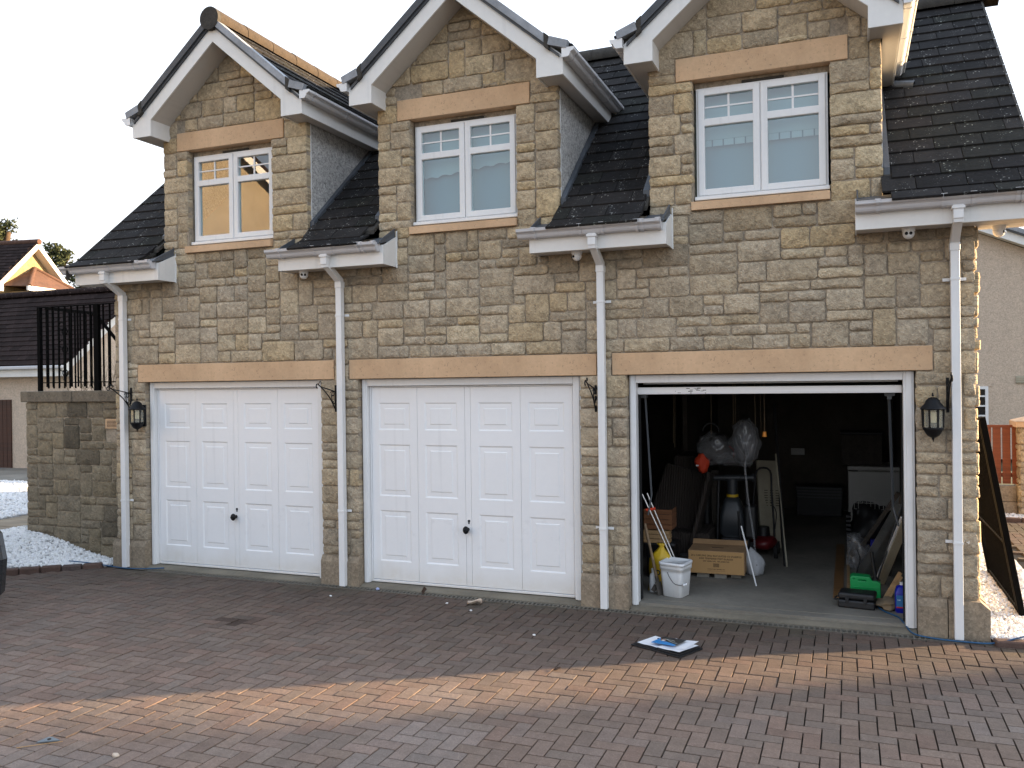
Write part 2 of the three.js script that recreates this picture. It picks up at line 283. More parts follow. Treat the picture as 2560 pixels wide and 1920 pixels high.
// one split-faced stone standing proud of its joint; F maps (u, v, depth) to space
function stoneGeo(poly, F, tint, r, back = 0.07, proud = 0.015, rough = 1) {
  const J = (s) => (r() - 0.5) * 2 * s;
  let cx = 0, cy = 0; poly.forEach((p) => { cx += p[0]; cy += p[1]; }); cx /= poly.length; cy /= poly.length;
  const ring = []; const n = poly.length;
  for (let i = 0; i < n; i++) {
    const p = poly[i], q = poly[(i + 1) % n], L = Math.hypot(q[0] - p[0], q[1] - p[1]); if (L < 0.004) continue;
    const c = Math.min(0.016, L * 0.22), ex = (q[0] - p[0]) / L, ey = (q[1] - p[1]) / L, m = clamp(Math.round(L / 0.075), 1, 4);
    const pts = [c * (0.6 + r() * 0.7)]; for (let k = 1; k < m; k++) pts.push(L * k / m); pts.push(L - c * (0.6 + r() * 0.7));
    for (const t of pts) { const j = J(0.0042 * rough); ring.push([p[0] + ex * t - ey * j, p[1] + ey * t + ex * j]); }
  }
  const N = ring.length; if (N < 3) return null;
  const pos = [], uv = [], idx = [], o = [r() * 7, r() * 7], sw = r() < 0.5;
  const put = (u, v, d) => { const P = F(u, v, d); pos.push(P[0], P[1], P[2]); const a = u / 0.62, b = v / 0.62; uv.push(sw ? b + o[0] : a + o[0], sw ? a + o[1] : b + o[1]); return pos.length / 3 - 1; };
  const p0 = proud * (0.55 + r() * 0.9);
  const inset = (t, m) => ring.map((p) => { const dx = cx - p[0], dy = cy - p[1], L = Math.hypot(dx, dy) || 1, s = Math.min(m, L * 0.5) + L * t; return [p[0] + dx / L * s, p[1] + dy / L * s]; });
  const A = ring.map((p) => put(p[0], p[1], -back)), B = ring.map((p) => put(p[0], p[1], p0 - 0.012));
  const C = ring.map((p) => put(p[0], p[1], p0 - 0.012)), D = inset(0, 0.008).map((p) => put(p[0], p[1], p0 - 0.002 + J(0.003 * rough)));
  const E = inset(0.42, 0.008).map((p) => put(p[0], p[1], p0 + 0.004 + J(0.0055 * rough))), O = put(cx, cy, p0 + 0.006 + J(0.005 * rough));
  const band = (X, Y) => { for (let i = 0; i < N; i++) { const k = (i + 1) % N; idx.push(X[i], X[k], Y[k], X[i], Y[k], Y[i]); } };
  band(A, B); band(C, D); band(D, E); for (let i = 0; i < N; i++) idx.push(E[i], E[(i + 1) % N], O);
  const g = new THREE.BufferGeometry(); g.setAttribute('position', new THREE.Float32BufferAttribute(pos, 3)); g.setAttribute('uv', new THREE.Float32BufferAttribute(uv, 2)); g.setIndex(idx);
  g.computeVertexNormals();
  const col = new Float32Array(pos.length); for (let i = 0; i < col.length; i += 3) { col[i] = tint[0]; col[i + 1] = tint[1]; col[i + 2] = tint[2]; }
  g.setAttribute('color', new THREE.BufferAttribute(col, 3)); return g;
}
function stoneTint(r, k = 1) {
  const b = k * (0.97 + r() * 0.24), t = r();
  const c = t < 0.42 ? [0.50, 0.405, 0.275] : t < 0.70 ? [0.475, 0.395, 0.285] : t < 0.84 ? [0.53, 0.415, 0.255] : t < 0.92 ? [0.44, 0.365, 0.265] : [0.56, 0.465, 0.315];
  return c.map((x) => x * b);
}
const camDir = V(0, 0, -1).applyEuler(camera.rotation), camInv = camera.quaternion.clone().invert();
function inView(p, m = 1.06) { const q = p.clone().sub(camera.position).applyQuaternion(camInv), d = -q.z; if (d < 0.1) return 0; const u = q.x / d / 0.597, v = q.y / d / 0.4478; return Math.abs(u) < m && Math.abs(v) < m ? 1 / (d * d) : 0; }
// hang stones below a parent: the largest in view one by one, the rest as one mass
function hang(items, parent, m, max, name, massName) { // items: {g, score}
  items.sort((a, b) => b.score - a.score);
  items.slice(0, max).filter((q) => q.score > 0).forEach((q) => obj(name, q.g, m, parent));
  const rest = items.filter((q, i) => i >= max || q.score <= 0).map((q) => q.g);
  if (rest.length) obj(massName, rest, m, parent, { kind: 'stuff' });
}

/* ------------------------------------------------------------------ ground */
const G = 0.03;                        // paving level
const earth = obj('ground', new THREE.PlaneGeometry(700, 700).rotateX(-Math.PI / 2).translate(0, -0.09, 0), M.earth, null, { kind: 'structure', label: 'dark grassy earth running out to the horizon', category: 'ground' });
const LAWNFREE = 1;

/* ------------------------------------------------------------------ the garage building */
const PITCH = 0.86, EAVE_Z = 0.36, EAVE_Y = 3.44, RIDGE_Z = -2.80, ROOF_XL = -2.58, ROOF_XR = 7.14;
const roofY = (z) => EAVE_Y + 0.035 + PITCH * (EAVE_Z - z);
const RIDGE_Y = roofY(RIDGE_Z);
const WX0 = -2.26, WX1 = 6.72, WZB = -6.5;
const DOR = [-0.522, 2.281, 5.083], DHW = 0.975;               // dormer centres and half width of their walls
const DOOR = [-1.747, 1.102, 3.948], DW = 2.241;
const WIN = [-1.13, 1.698, 4.525], WW = 1.11, WY0 = 3.712, WY1 = 4.729;
const LIN = [[-1.29, 0.160], [1.540, 2.974], [4.360, 5.798]], SILL = [[-1.168, 0.0], [1.68, 2.83], [4.492, 5.646]];
const GLIN = [[-1.91, 0.757], [0.937, 3.601], [3.745, 6.409]];
const EAVE = [[-2.56, -1.329], [0.270, 1.514], [3.050, 4.314], [5.837, 7.10]];
const PIPE = [-2.075, 0.868, 3.662, 6.567];
const GSL = 0.844, GAP = 5.812;        // gable slope, apex of the barge's lower edge
const B = thing('garage_building', 'long stone garage building with three gabled dormers and three garage doors, one open', 'building', [0, 0, 0]);
{
  const r = mulberry(77);
  const wall = new THREE.Group(); wall.name = 'front_wall'; B.add(wall);
  const blocked = [];
  for (const d of DOOR) blocked.push([d - 0.062, d + DW + 0.085, -1, 2.18]);
  GLIN.forEach((l) => blocked.push([l[0], l[1], 2.178, 2.385]));
  WIN.forEach((w, i) => { blocked.push([w - 0.012, w + WW + 0.012, 3.72, 4.785]); blocked.push([LIN[i][0], LIN[i][1], 4.783, 4.993]); blocked.push([SILL[i][0], SILL[i][1], 3.622, 3.722]); });
  const gaps = [[-9, DOR[0] - DHW], [DOR[0] + DHW, DOR[1] - DHW], [DOR[1] + DHW, DOR[2] - DHW], [DOR[2] + DHW, 99]];
  gaps.forEach((g) => blocked.push([g[0], g[1], 3.36, 9]));
  const rects = rubble(WX0, WX1, 0.34, 5.9, blocked, r);
  const items = [];
  for (const q of rects) {
    const g = 0.0055; let poly = [[q[0] + g, q[2] + g], [q[1] - g, q[2] + g], [q[1] - g, q[3] - g], [q[0] + g, q[3] - g]];
    if (q[3] > 4.95) { const i = DOR.map((c, k) => [Math.abs(c - (q[0] + q[1]) / 2), k]).sort((a, b) => a[0] - b[0])[0][1], c = DOR[i], T = GAP + 0.012; poly = clipHalf(poly, GSL, 1, T + GSL * c); poly = clipHalf(poly, -GSL, 1, T - GSL * c); }
    if (poly.length < 3) continue;
    let ar = 0; poly.forEach((p, i) => { const s = poly[(i + 1) % poly.length]; ar += p[0] * s[1] - s[0] * p[1]; }); ar = Math.abs(ar) / 2; if (ar < 0.0007) continue;
    const cx = (q[0] + q[1]) / 2, cy = (q[2] + q[3]) / 2, low = cy < 2.2 && cx > -1.7;
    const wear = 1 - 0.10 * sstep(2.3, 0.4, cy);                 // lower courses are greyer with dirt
    let damp = 0.30 * sstep(3.0, 3.3, cy) * (cy < 3.34 && EAVE.some((e) => cx > e[0] && cx < e[1]) ? 1 : 0) + 0.26 * (cy < 3.64 && SILL.some((s) => cx > s[0] - 0.02 && cx < s[1] + 0.02) ? sstep(3.05, 3.6, cy) : 0) + 0.2 * sstep(0.9, 0.3, cy); damp *= 0.4 + 0.8 * r();  // damp runs, with soft shade under eaves and sills painted into the tint
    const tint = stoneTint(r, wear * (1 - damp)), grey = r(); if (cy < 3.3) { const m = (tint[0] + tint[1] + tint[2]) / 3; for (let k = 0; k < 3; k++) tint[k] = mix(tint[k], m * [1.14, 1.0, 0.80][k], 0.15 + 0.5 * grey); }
    const geo = stoneGeo(poly, (u, v, d) => [u, v, d], tint, r); if (!geo) continue;
    items.push({ g: geo, score: inView(V(cx, cy, 0)) * ar });
  }
  hang(items, wall, M.stone, 300, 'stone', 'stonework');
  // mortar bed behind the stones, with its openings
  const bed = new THREE.Shape();
  const P = [[WX0 + 0.01, 0.02], [DOOR[0] - 0.07, 0.02], [DOOR[0] - 0.07, 2.18], [DOOR[0] + DW + 0.095, 2.18], [DOOR[0] + DW + 0.095, 0.02], [DOOR[1] - 0.07, 0.02], [DOOR[1] - 0.07, 2.18], [DOOR[1] + DW + 0.095, 2.18], [DOOR[1] + DW + 0.095, 0.02], [DOOR[2] - 0.07, 0.02], [DOOR[2] - 0.07, 2.18], [DOOR[2] + DW + 0.095, 2.18], [DOOR[2] + DW + 0.095, 0.02], [WX1 - 0.012, 0.02], [WX1 - 0.012, 3.62]];
  for (let i = 2; i >= 0; i--) { const c = DOR[i], a = DHW - 0.01, ty = GAP + 0.05; P.push([c + a, 3.62], [c + a, ty - GSL * a], [c, ty], [c - a, ty - GSL * a], [c - a, 3.62]); }
  P.push([WX0 + 0.01, 3.62]);
  P.forEach((p, i) => i ? bed.lineTo(...p) : bed.moveTo(...p)); bed.closePath();
  WIN.forEach((w) => { const h = new THREE.Path(); const a = w - 0.02, b = w + WW + 0.02, c = 3.70, d = 4.80; h.moveTo(a, c); h.lineTo(a, d); h.lineTo(b, d); h.lineTo(b, c); h.closePath(); bed.holes.push(h); });
  obj('mortar', new THREE.ExtrudeGeometry(bed, { depth: 0.24, bevelEnabled: false }).translate(0, 0, -0.2445), M.mortar, wall);
  // cast stone lintels and sills
  GLIN.forEach((l) => obj('lintel', bb(l[0] + 0.003, l[1] - 0.003, 2.181, 2.381, -0.10, 0.016, 0.006), M.caststone, wall));
  LIN.forEach((l) => obj('lintel', bb(l[0] + 0.003, l[1] - 0.003, 4.786, 4.99, -0.10, 0.016, 0.006), M.caststone, wall));
  SILL.forEach((l) => obj('sill', extX([[-0.1, 3.628], [0.046, 3.628], [0.046, 3.70], [-0.1, 3.725]], l[0] + 0.002, l[1] - 0.002), M.caststone, wall));
  // plinth blocks at the foot of each pier
  const piers = [[WX0 - 0.035, DOOR[0] - 0.064, 1], [DOOR[0] + DW + 0.087, DOOR[1] - 0.064, 2], [DOOR[1] + DW + 0.087, DOOR[2] - 0.064, 2], [DOOR[2] + DW + 0.087, WX1 + 0.075, 2]];
  for (const [a, b] of piers) {
    const m = a + (b - a) * R(0.38, 0.62);
    for (const [u, v] of [[a, m - 0.004], [m + 0.004, b]]) {
      if (v > 6.7) { obj('plinth_block', ext([[u, 0.01], [v, 0.01], [v, 0.275], [v - 0.065, 0.335], [u, 0.335]], 0.15).translate(0, 0, -0.11), M.plinthstone, wall); continue; }
      const g = extX([[-0.11, 0.01], [0.042, 0.01], [0.042, 0.275], [0.012, 0.335], [-0.11, 0.335]], u, v); obj('plinth_block', g, M.plinthstone, wall);
    }
  }
  // end wall towards the drive, same stone, and its plinth
  const side = new THREE.Group(); side.name = 'end_wall'; B.add(side);
  const rs = rubble(0, 6.45, 0.34, 3.5, [], r, 0.07), it2 = [];
  for (const q of rs) {
    const g = 0.006, poly = [[q[0] + g, q[2] + g], [q[1] - g, q[2] + g], [q[1] - g, q[3] - g], [q[0] + g, q[3] - g]];
    const near = q[0] < 0.02, geo = stoneGeo(poly, (u, v, d) => [WX1 + d, v, -u], stoneTint(r, 0.95), r, 0.07, near ? R(0.010, 0.026) : 0.02, 1.2);
    it2.push({ g: geo, score: near ? 1 : 0 });
  }
  hang(it2, side, M.stone, 40, 'stone', 'stonework');
  obj('mortar', extX([[-0.25, 0.02], [WZB, 0.02], [WZB, 3.5], [RIDGE_Z, RIDGE_Y - 0.1], [-0.25, 3.58]], WX1 - 0.25, WX1 - 0.006), M.mortar, side);
  obj('plinth_block', [bb(WX1 - 0.1, WX1 + 0.075, 0.01, 0.275, -0.6, -0.112), bb(WX1 - 0.1, WX1 + 0.075, 0.01, 0.275, -1.6, -0.608), bb(WX1 - 0.1, WX1 + 0.075, 0.01, 0.275, -6.4, -1.608)], M.plinthstone, side);
  obj('plinth_block', ext([[WX1 - 0.1, 0.0], [WX1 + 0.075, 0.0], [WX1 + 0.012, 0.06], [WX1 - 0.1, 0.06]], 6.2).translate(0, 0.277, -6.4), M.plinthstone, side);
  // far end and back walls, garage ceiling, floor, partitions
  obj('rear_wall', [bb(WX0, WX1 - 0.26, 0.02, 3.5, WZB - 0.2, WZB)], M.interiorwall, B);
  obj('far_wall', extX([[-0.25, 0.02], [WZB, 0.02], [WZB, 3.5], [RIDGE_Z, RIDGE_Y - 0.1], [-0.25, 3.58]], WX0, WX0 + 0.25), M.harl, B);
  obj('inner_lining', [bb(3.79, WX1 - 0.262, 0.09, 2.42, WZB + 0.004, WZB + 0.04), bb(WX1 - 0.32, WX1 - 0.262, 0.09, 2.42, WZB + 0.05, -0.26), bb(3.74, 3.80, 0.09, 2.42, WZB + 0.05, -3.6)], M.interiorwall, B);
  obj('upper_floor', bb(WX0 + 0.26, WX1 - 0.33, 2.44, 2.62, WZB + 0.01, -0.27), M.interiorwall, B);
  obj('garage_floor', [bb(WX0 + 0.05, WX1 - 0.33, -0.05, 0.085, WZB + 0.01, -0.215), bb(DOOR[2] - 0.06, DOOR[2] + DW + 0.08, -0.05, 0.080, -0.215, -0.085)], M.concrete, B);
  for (const d of DOOR) obj('threshold', extX([[-0.3, -0.05], [0.028, -0.05], [0.028, G + 0.004], [-0.03, G + 0.022], [-0.084, G + 0.027], [-0.3, G + 0.027]], d - 0.058, d + DW + 0.08), M.threshold, B);
  // room behind the dormer windows
  DOR.forEach((c) => obj('room_wall', [bb(c - 0.92, c + 0.92, 3.4, 5.2, -1.9, -1.86), bb(c - 0.93, c - 0.90, 3.4, 5.0, -1.85, -0.26), bb(c + 0.90, c + 0.93, 3.4, 5.0, -1.85, -0.26), bb(c - 0.92, c + 0.92, 4.98, 5.02, -1.85, -0.26), bb(c - 0.92, c + 0.92, 3.42, 3.46, -1.85, -0.26)], M.roomwall, B));
}
/* windows */
WIN.forEach((x, k) => {
  const w = new THREE.Group(); w.name = 'window'; B.add(w); w.position.set(x, 0, 0);
  const zf = -0.075, y0 = WY0 + 0.045, y1 = WY1;                 // face of the outer frame
  obj('frame', [bb(0.002, 0.03, y0, y1, zf - 0.06, zf - 0.004), bb(WW - 0.03, WW - 0.002, y0, y1, zf - 0.06, zf - 0.004), bb(0.03, WW - 0.03, y1 - 0.028, y1, zf - 0.06, zf - 0.004), bb(0.03, WW - 0.03, y0, y0 + 0.028, zf - 0.06, zf - 0.004), bb(WW / 2 - 0.012, WW / 2 + 0.012, y0 + 0.028, y1 - 0.028, zf - 0.06, zf - 0.004)], M.upvc, w);
  obj('window_board', bb(-0.012, WW + 0.012, WY0 + 0.012, y0, -0.11, -0.03, 0.006), M.upvc, w);
  obj('head_trim', [bb(-0.014, WW + 0.014, y1, 4.80, -0.15, -0.10)], M.mortar, w);
  obj('trickle_vent', bb(WW * 0.36, WW * 0.68, y1 + 0.006, y1 + 0.03, -0.10, -0.082, 0.004), M.ridge, w);
  const sw = WW / 2 - 0.022;
  [0.018, WW / 2 + 0.004].forEach((a) => {
    const b = a + sw, s0 = y0 + 0.012, s1 = y1 - 0.012, t = 0.058, tr0 = s1 - t - 0.272, tr1 = s1 - t - 0.205, zb = zf + 0.012, e = 0.008;
    obj('sash', [bb(a, a + t, s0, s1, zf - 0.05, zb, e), bb(b - t, b, s0, s1, zf - 0.05, zb, e), bb(a + t - 0.006, b - t + 0.006, s1 - t, s1, zf - 0.049, zb - 0.001, e), bb(a + t - 0.006, b - t + 0.006, s0, s0 + t, zf - 0.049, zb - 0.001, e), bb(a + t - 0.006, b - t + 0.006, tr0, tr1, zf - 0.049, zb - 0.001, e)], M.upvc, w);
    obj('pane', new THREE.PlaneGeometry(sw - 2 * t, tr0 - s0 - t).translate((a + b) / 2, (tr0 + s0 + t) / 2, zf - 0.02), M.glass, w);
    obj('pane', new THREE.PlaneGeometry(sw - 2 * t, s1 - t - tr1).translate((a + b) / 2, (s1 - t + tr1) / 2, zf - 0.02), M.glass, w);
    obj('glazing_bar', [bb((a + b) / 2 - 0.009, (a + b) / 2 + 0.009, tr1, s1 - t, zf - 0.019, zf - 0.012), bb(a + t, b - t, (s1 - t + tr1) / 2 - 0.007, (s1 - t + tr1) / 2 + 0.007, zf - 0.0185, zf - 0.0115)], M.upvc, w);
  });
  if (k > 0) obj('reflection_panel', bb(0.015, WW - 0.015, WY0 + 0.03, 4.75, -0.262, -0.258), M.reflection_panel, w);  // added panel; its teal stands in for sky reflected in the panes
  if (k === 1) { // roller blind with a scalloped hem
    const s = new THREE.Shape(); const yb = 4.26; s.moveTo(0.02, 4.72); s.lineTo(0.02, yb); for (let i = 1; i <= 40; i++) s.lineTo(0.02 + (WW - 0.04) * i / 40, yb + 0.10 * (i / 40 - 0.5) + 0.022 * Math.abs(Math.sin(i / 40 * Math.PI * 7))); s.lineTo(WW - 0.02, 4.72); s.closePath();
    obj('roller_blind', ext(s, 0.003).translate(0, 0, -0.22), M.blind, w);
  } else if (k === 2) {
    obj('roller_blind', bb(0.02, WW - 0.02, 4.30, 4.70, -0.222, -0.218), M.blind, w);
    for (let i = 0; i < 11; i++) obj('blind_tab', bb(0.03 + i * 0.097, 0.115 + i * 0.097, 4.24, 4.297, -0.222, -0.218), M.blind, w);
  }
});
/* garage doors */
DOOR.forEach((d, k) => {
  const g = new THREE.Group(); g.name = 'garage_door'; B.add(g); g.position.set(d, 0, 0);
  const yb = G + 0.035, yt = 2.10, fo = 0.06;
  // timber frame
  obj('door_frame', [bb(-fo, 0.0, G + 0.03, 2.176, -0.16, -0.062, 0.006), bb(DW, DW + 0.083, G + 0.03, 2.176, -0.16, -0.062, 0.006), bb(0.001, DW - 0.001, yt + 0.004, 2.176, -0.16, -0.064, 0.006), bb(-fo + 0.012, -0.012, G + 0.03, 2.176, -0.0625, -0.052, 0.004), bb(DW + 0.02, DW + 0.066, G + 0.03, 2.176, -0.0625, -0.052, 0.004)], M.upvc, g);
  if (k < 2) {
    const x0 = 0.022, x1 = DW - 0.022, zf = -0.118, ye = yb + 0.03;
    obj('door_edge', [bb(0.004, 0.02, yb, yt, zf - 0.03, zf + 0.004), bb(DW - 0.02, DW - 0.004, yb, yt, zf - 0.03, zf + 0.004), bb(0.0205, DW - 0.0205, yt - 0.012, yt, zf - 0.03, zf + 0.003), bb(0.0205, DW - 0.0205, yb, ye - 0.006, zf - 0.03, zf + 0.01, 0.004)], M.doorwhite, g);
    obj('door_backing', bb(0.01, DW - 0.01, yb + 0.004, yt - 0.004, zf - 0.05, zf - 0.033), M.grime, g);
    const cs = 0.062, w4 = (x1 - x0 - cs) / 4, xs = [x0, x0 + w4, x0 + 2 * w4 + cs, x0 + 3 * w4 + cs];
    obj('door_stile', bb(x0 + 2 * w4 + 0.0015, x0 + 2 * w4 + cs - 0.0015, ye, yt - 0.015, zf - 0.03, zf), M.doorwhite, g);
    const top = yt - 0.015, H = top - ye, rows = [[0.158, 0.448], [0.60, 1.15], [1.30, 1.84]].map(([a, b]) => [top - b * H / 2.035, top - a * H / 2.035]);
    xs.forEach((x) => {
      const s = shape([[x + 0.0015, ye], [x + w4 - 0.0015, ye], [x + w4 - 0.0015, top], [x + 0.0015, top]]), a = x + 0.085, b = x + w4 - 0.085;
      for (const [p, q] of rows) { const h = new THREE.Path(); h.moveTo(a, p); h.lineTo(a, q); h.lineTo(b, q); h.lineTo(b, p); h.closePath(); s.holes.push(h); }
      obj('door_section', ext(s, 0.03).translate(0, 0, zf - 0.03), M.doorwhite, g);
      for (const [p, q] of rows) { // pressed panel: sunk border, raised field
        const ring = (i, z) => [[a + i, p + i, z], [b - i, p + i, z], [b - i, q - i, z], [a + i, q - i, z]];
        const L = [ring(0, zf), ring(0.014, zf - 0.008), ring(0.058, zf - 0.0065), ring(0.066, zf - 0.0015)], pos = [];
        for (let l = 0; l < 3; l++) for (let i = 0; i < 4; i++) { const j = (i + 1) % 4; pos.push(...L[l][i], ...L[l][j], ...L[l + 1][j], ...L[l][i], ...L[l + 1][j], ...L[l + 1][i]); }
        const T = L[3]; pos.push(...T[0], ...T[1], ...T[2], ...T[0], ...T[2], ...T[3]);
        const pg = new THREE.BufferGeometry(); pg.setAttribute('position', new THREE.Float32BufferAttribute(pos, 3)); pg.computeVertexNormals();
        obj('door_panel', pg, M.doorwhite, g);
      }
    });
    const hx = x0 + 2 * w4 + cs / 2, hy = 0.66;
    obj('keyhole_plate', [cyl(0.012, 0.012, 0.006, 12).rotateX(Math.PI / 2).translate(hx + 0.002, hy + 0.085, zf + 0.003), bb(hx - 0.004, hx + 0.008, hy + 0.055, hy + 0.082, zf, zf + 0.006)], M.iron, g);
    const kn = new THREE.SphereGeometry(0.034, 16, 12).scale(0.95, 1.15, 0.7).translate(hx - 0.012, hy, zf + 0.05);
    obj('door_knob', [kn, cyl(0.018, 0.02, 0.05, 12).rotateX(Math.PI / 2).translate(hx - 0.012, hy, zf + 0.02), cyl(0.014, 0.017, 0.012, 14).rotateX(Math.PI / 2).translate(hx - 0.012, hy, zf + 0.077)], M.iron, g, { label: 'black pear shaped door knob' });
  } else {
    // canopy door pushed up under the ceiling: only its bottom edge shows
    obj('door_leaf', bb(0.03, DW - 0.03, 2.09, 2.12, -1.9, -0.24), M.doorwhite, g);
    obj('door_edge', [bb(-0.012, DW - 0.004, 1.998, 2.062, -0.20, -0.158, 0.004), bb(-0.01, DW - 0.006, 2.012, 2.020, -0.159, -0.153)], M.doorwhite, g, { label: 'scuffed white bottom edge of the raised door' });
    const scuff = []; for (let i = 0; i < 15; i++) { const u = i < 17 ? R(0.34, 0.62) : R(0.2, 1.6), v = R(2.0, 2.052), l = R(0.006, 0.035); scuff.push(bb(u, u + l, v, v + R(0.002, 0.007), -0.16, -0.1562)); }
    obj('paint_wear', scuff, M.grime, g);
    obj('frame_lip', [bb(-0.002, 0.012, 0.09, 1.99, -0.215, -0.162), bb(DW - 0.012, DW + 0.002, 0.09, 1.99, -0.215, -0.162)], M.jet, g);
    obj('lift_arm', [sqbar(V(0.045, 1.985, -0.26), V(0.085, 1.05, -0.30), 0.015, 0.015), bar(V(0.085, 1.05, -0.30), V(0.055, 0.86, -0.27), 0.008), bb(0.005, 0.065, 1.965, 1.996, -0.29, -0.215)], M.armsteel, g);
    obj('lift_arm', [sqbar(V(DW - 0.10, 1.985, -0.26), V(DW - 0.075, 1.02, -0.30), 0.017, 0.017), bar(V(DW - 0.075, 1.02, -0.30), V(DW - 0.035, 0.86, -0.27), 0.009), bb(DW - 0.135, DW - 0.055, 1.97, 1.996, -0.29, -0.215), bb(DW - 0.115, DW - 0.08, 1.94, 1.971, -0.285, -0.22)], M.armsteel, g);
  }
});
/* ------------------------------------------------------------------ roofs, eaves, gutters */
const slateTones = [[0.95, 0.95, 0.97], [0.78, 0.78, 0.80], [1.12, 1.1, 1.08], [0.88, 0.92, 0.84], [1.02, 0.98, 0.96], [0.68, 0.69, 0.70]];
const slateMats = slateTones.map((t) => { const m = M.slate.clone(); m.color.setRGB(...t); return m; });
const TW = 0.362, TX = 0.215, TL = 0.285, TT = 0.021;
function tileGeo(seed) {
  const r = mulberry(seed), g = new RoundedBoxGeometry(TW - 0.005, TL, TT, 1, 0.004), p = g.attributes.position;
  for (let i = 0; i < p.count; i++) { const x = p.getX(i), y = p.getY(i); if (y < -TL * 0.4) p.setY(i, y + 0.003 * Math.sin(x * 50 + seed) ); }
  g.translate(0, TL / 2, TT / 2); g.computeVertexNormals(); return boxUV(g, 1.5, [r() * 5, r() * 5]);
}
const tileGeos = [1, 2, 3, 4, 5].map((k) => tileGeo(k * 7));
const tileList = [];                    // every roof tile of the building, ranked later by its size in view
function layTiles(O, X, U, N, w, rows, keep, r, kick, bound) { // O eave corner, X along the eave, U up the slope, N outward
  for (let j = 0; j < rows; j++) {
    const off = (j % 2) * 0.5 * TW + 0.02 * (r() - 0.5), n = Math.ceil(w / TW) + 1;
    for (let i = -1; i < n; i++) {
      let a = i * TW + off, b = a + TW; if (b < 0.06 || a > w - 0.06) continue;
      a = Math.max(a, 0); b = Math.min(b, w); if (bound) { const q = bound(O.x + (a + b) / 2, O.z + U.z * j * TX); a = Math.max(a, q[0] - O.x); b = Math.min(b, q[1] - O.x); if (b - a < 0.03) continue; }
      const sc = (b - a) / TW;
      const c = O.clone().addScaledVector(X, (a + b) / 2).addScaledVector(U, j * TX);
      const mid = c.clone().addScaledVector(U, TX * 0.6); if (!keep(mid, c)) continue;
      const tilt = 0.075 + (r() - 0.5) * 0.018 + (kick && j === 0 ? 0.2 : 0), Y = U.clone().multiplyScalar(Math.cos(tilt)).addScaledVector(N, -Math.sin(tilt)), Z = new THREE.Vector3().crossVectors(X, Y);
      const lift = 0.026 + (kick && j === 0 ? 0.05 : 0), m = new THREE.Matrix4().makeBasis(X.clone().multiplyScalar(sc), Y, Z).setPosition(c.addScaledVector(N, lift));
      const v = camera.position.clone().sub(mid).normalize();
      tileList.push({ m, k: Math.floor(r() * 5), t: Math.floor(r() * 6), score: Math.max(0, v.dot(N)) * inView(mid) });
    }
  }
}
const zVal = (dx) => EAVE_Z - (6.05 - GSL * Math.abs(dx) - EAVE_Y - 0.035) / PITCH;   // where a dormer slope meets the main slope
const roof = new THREE.Group(); roof.name = 'roof'; B.add(roof);
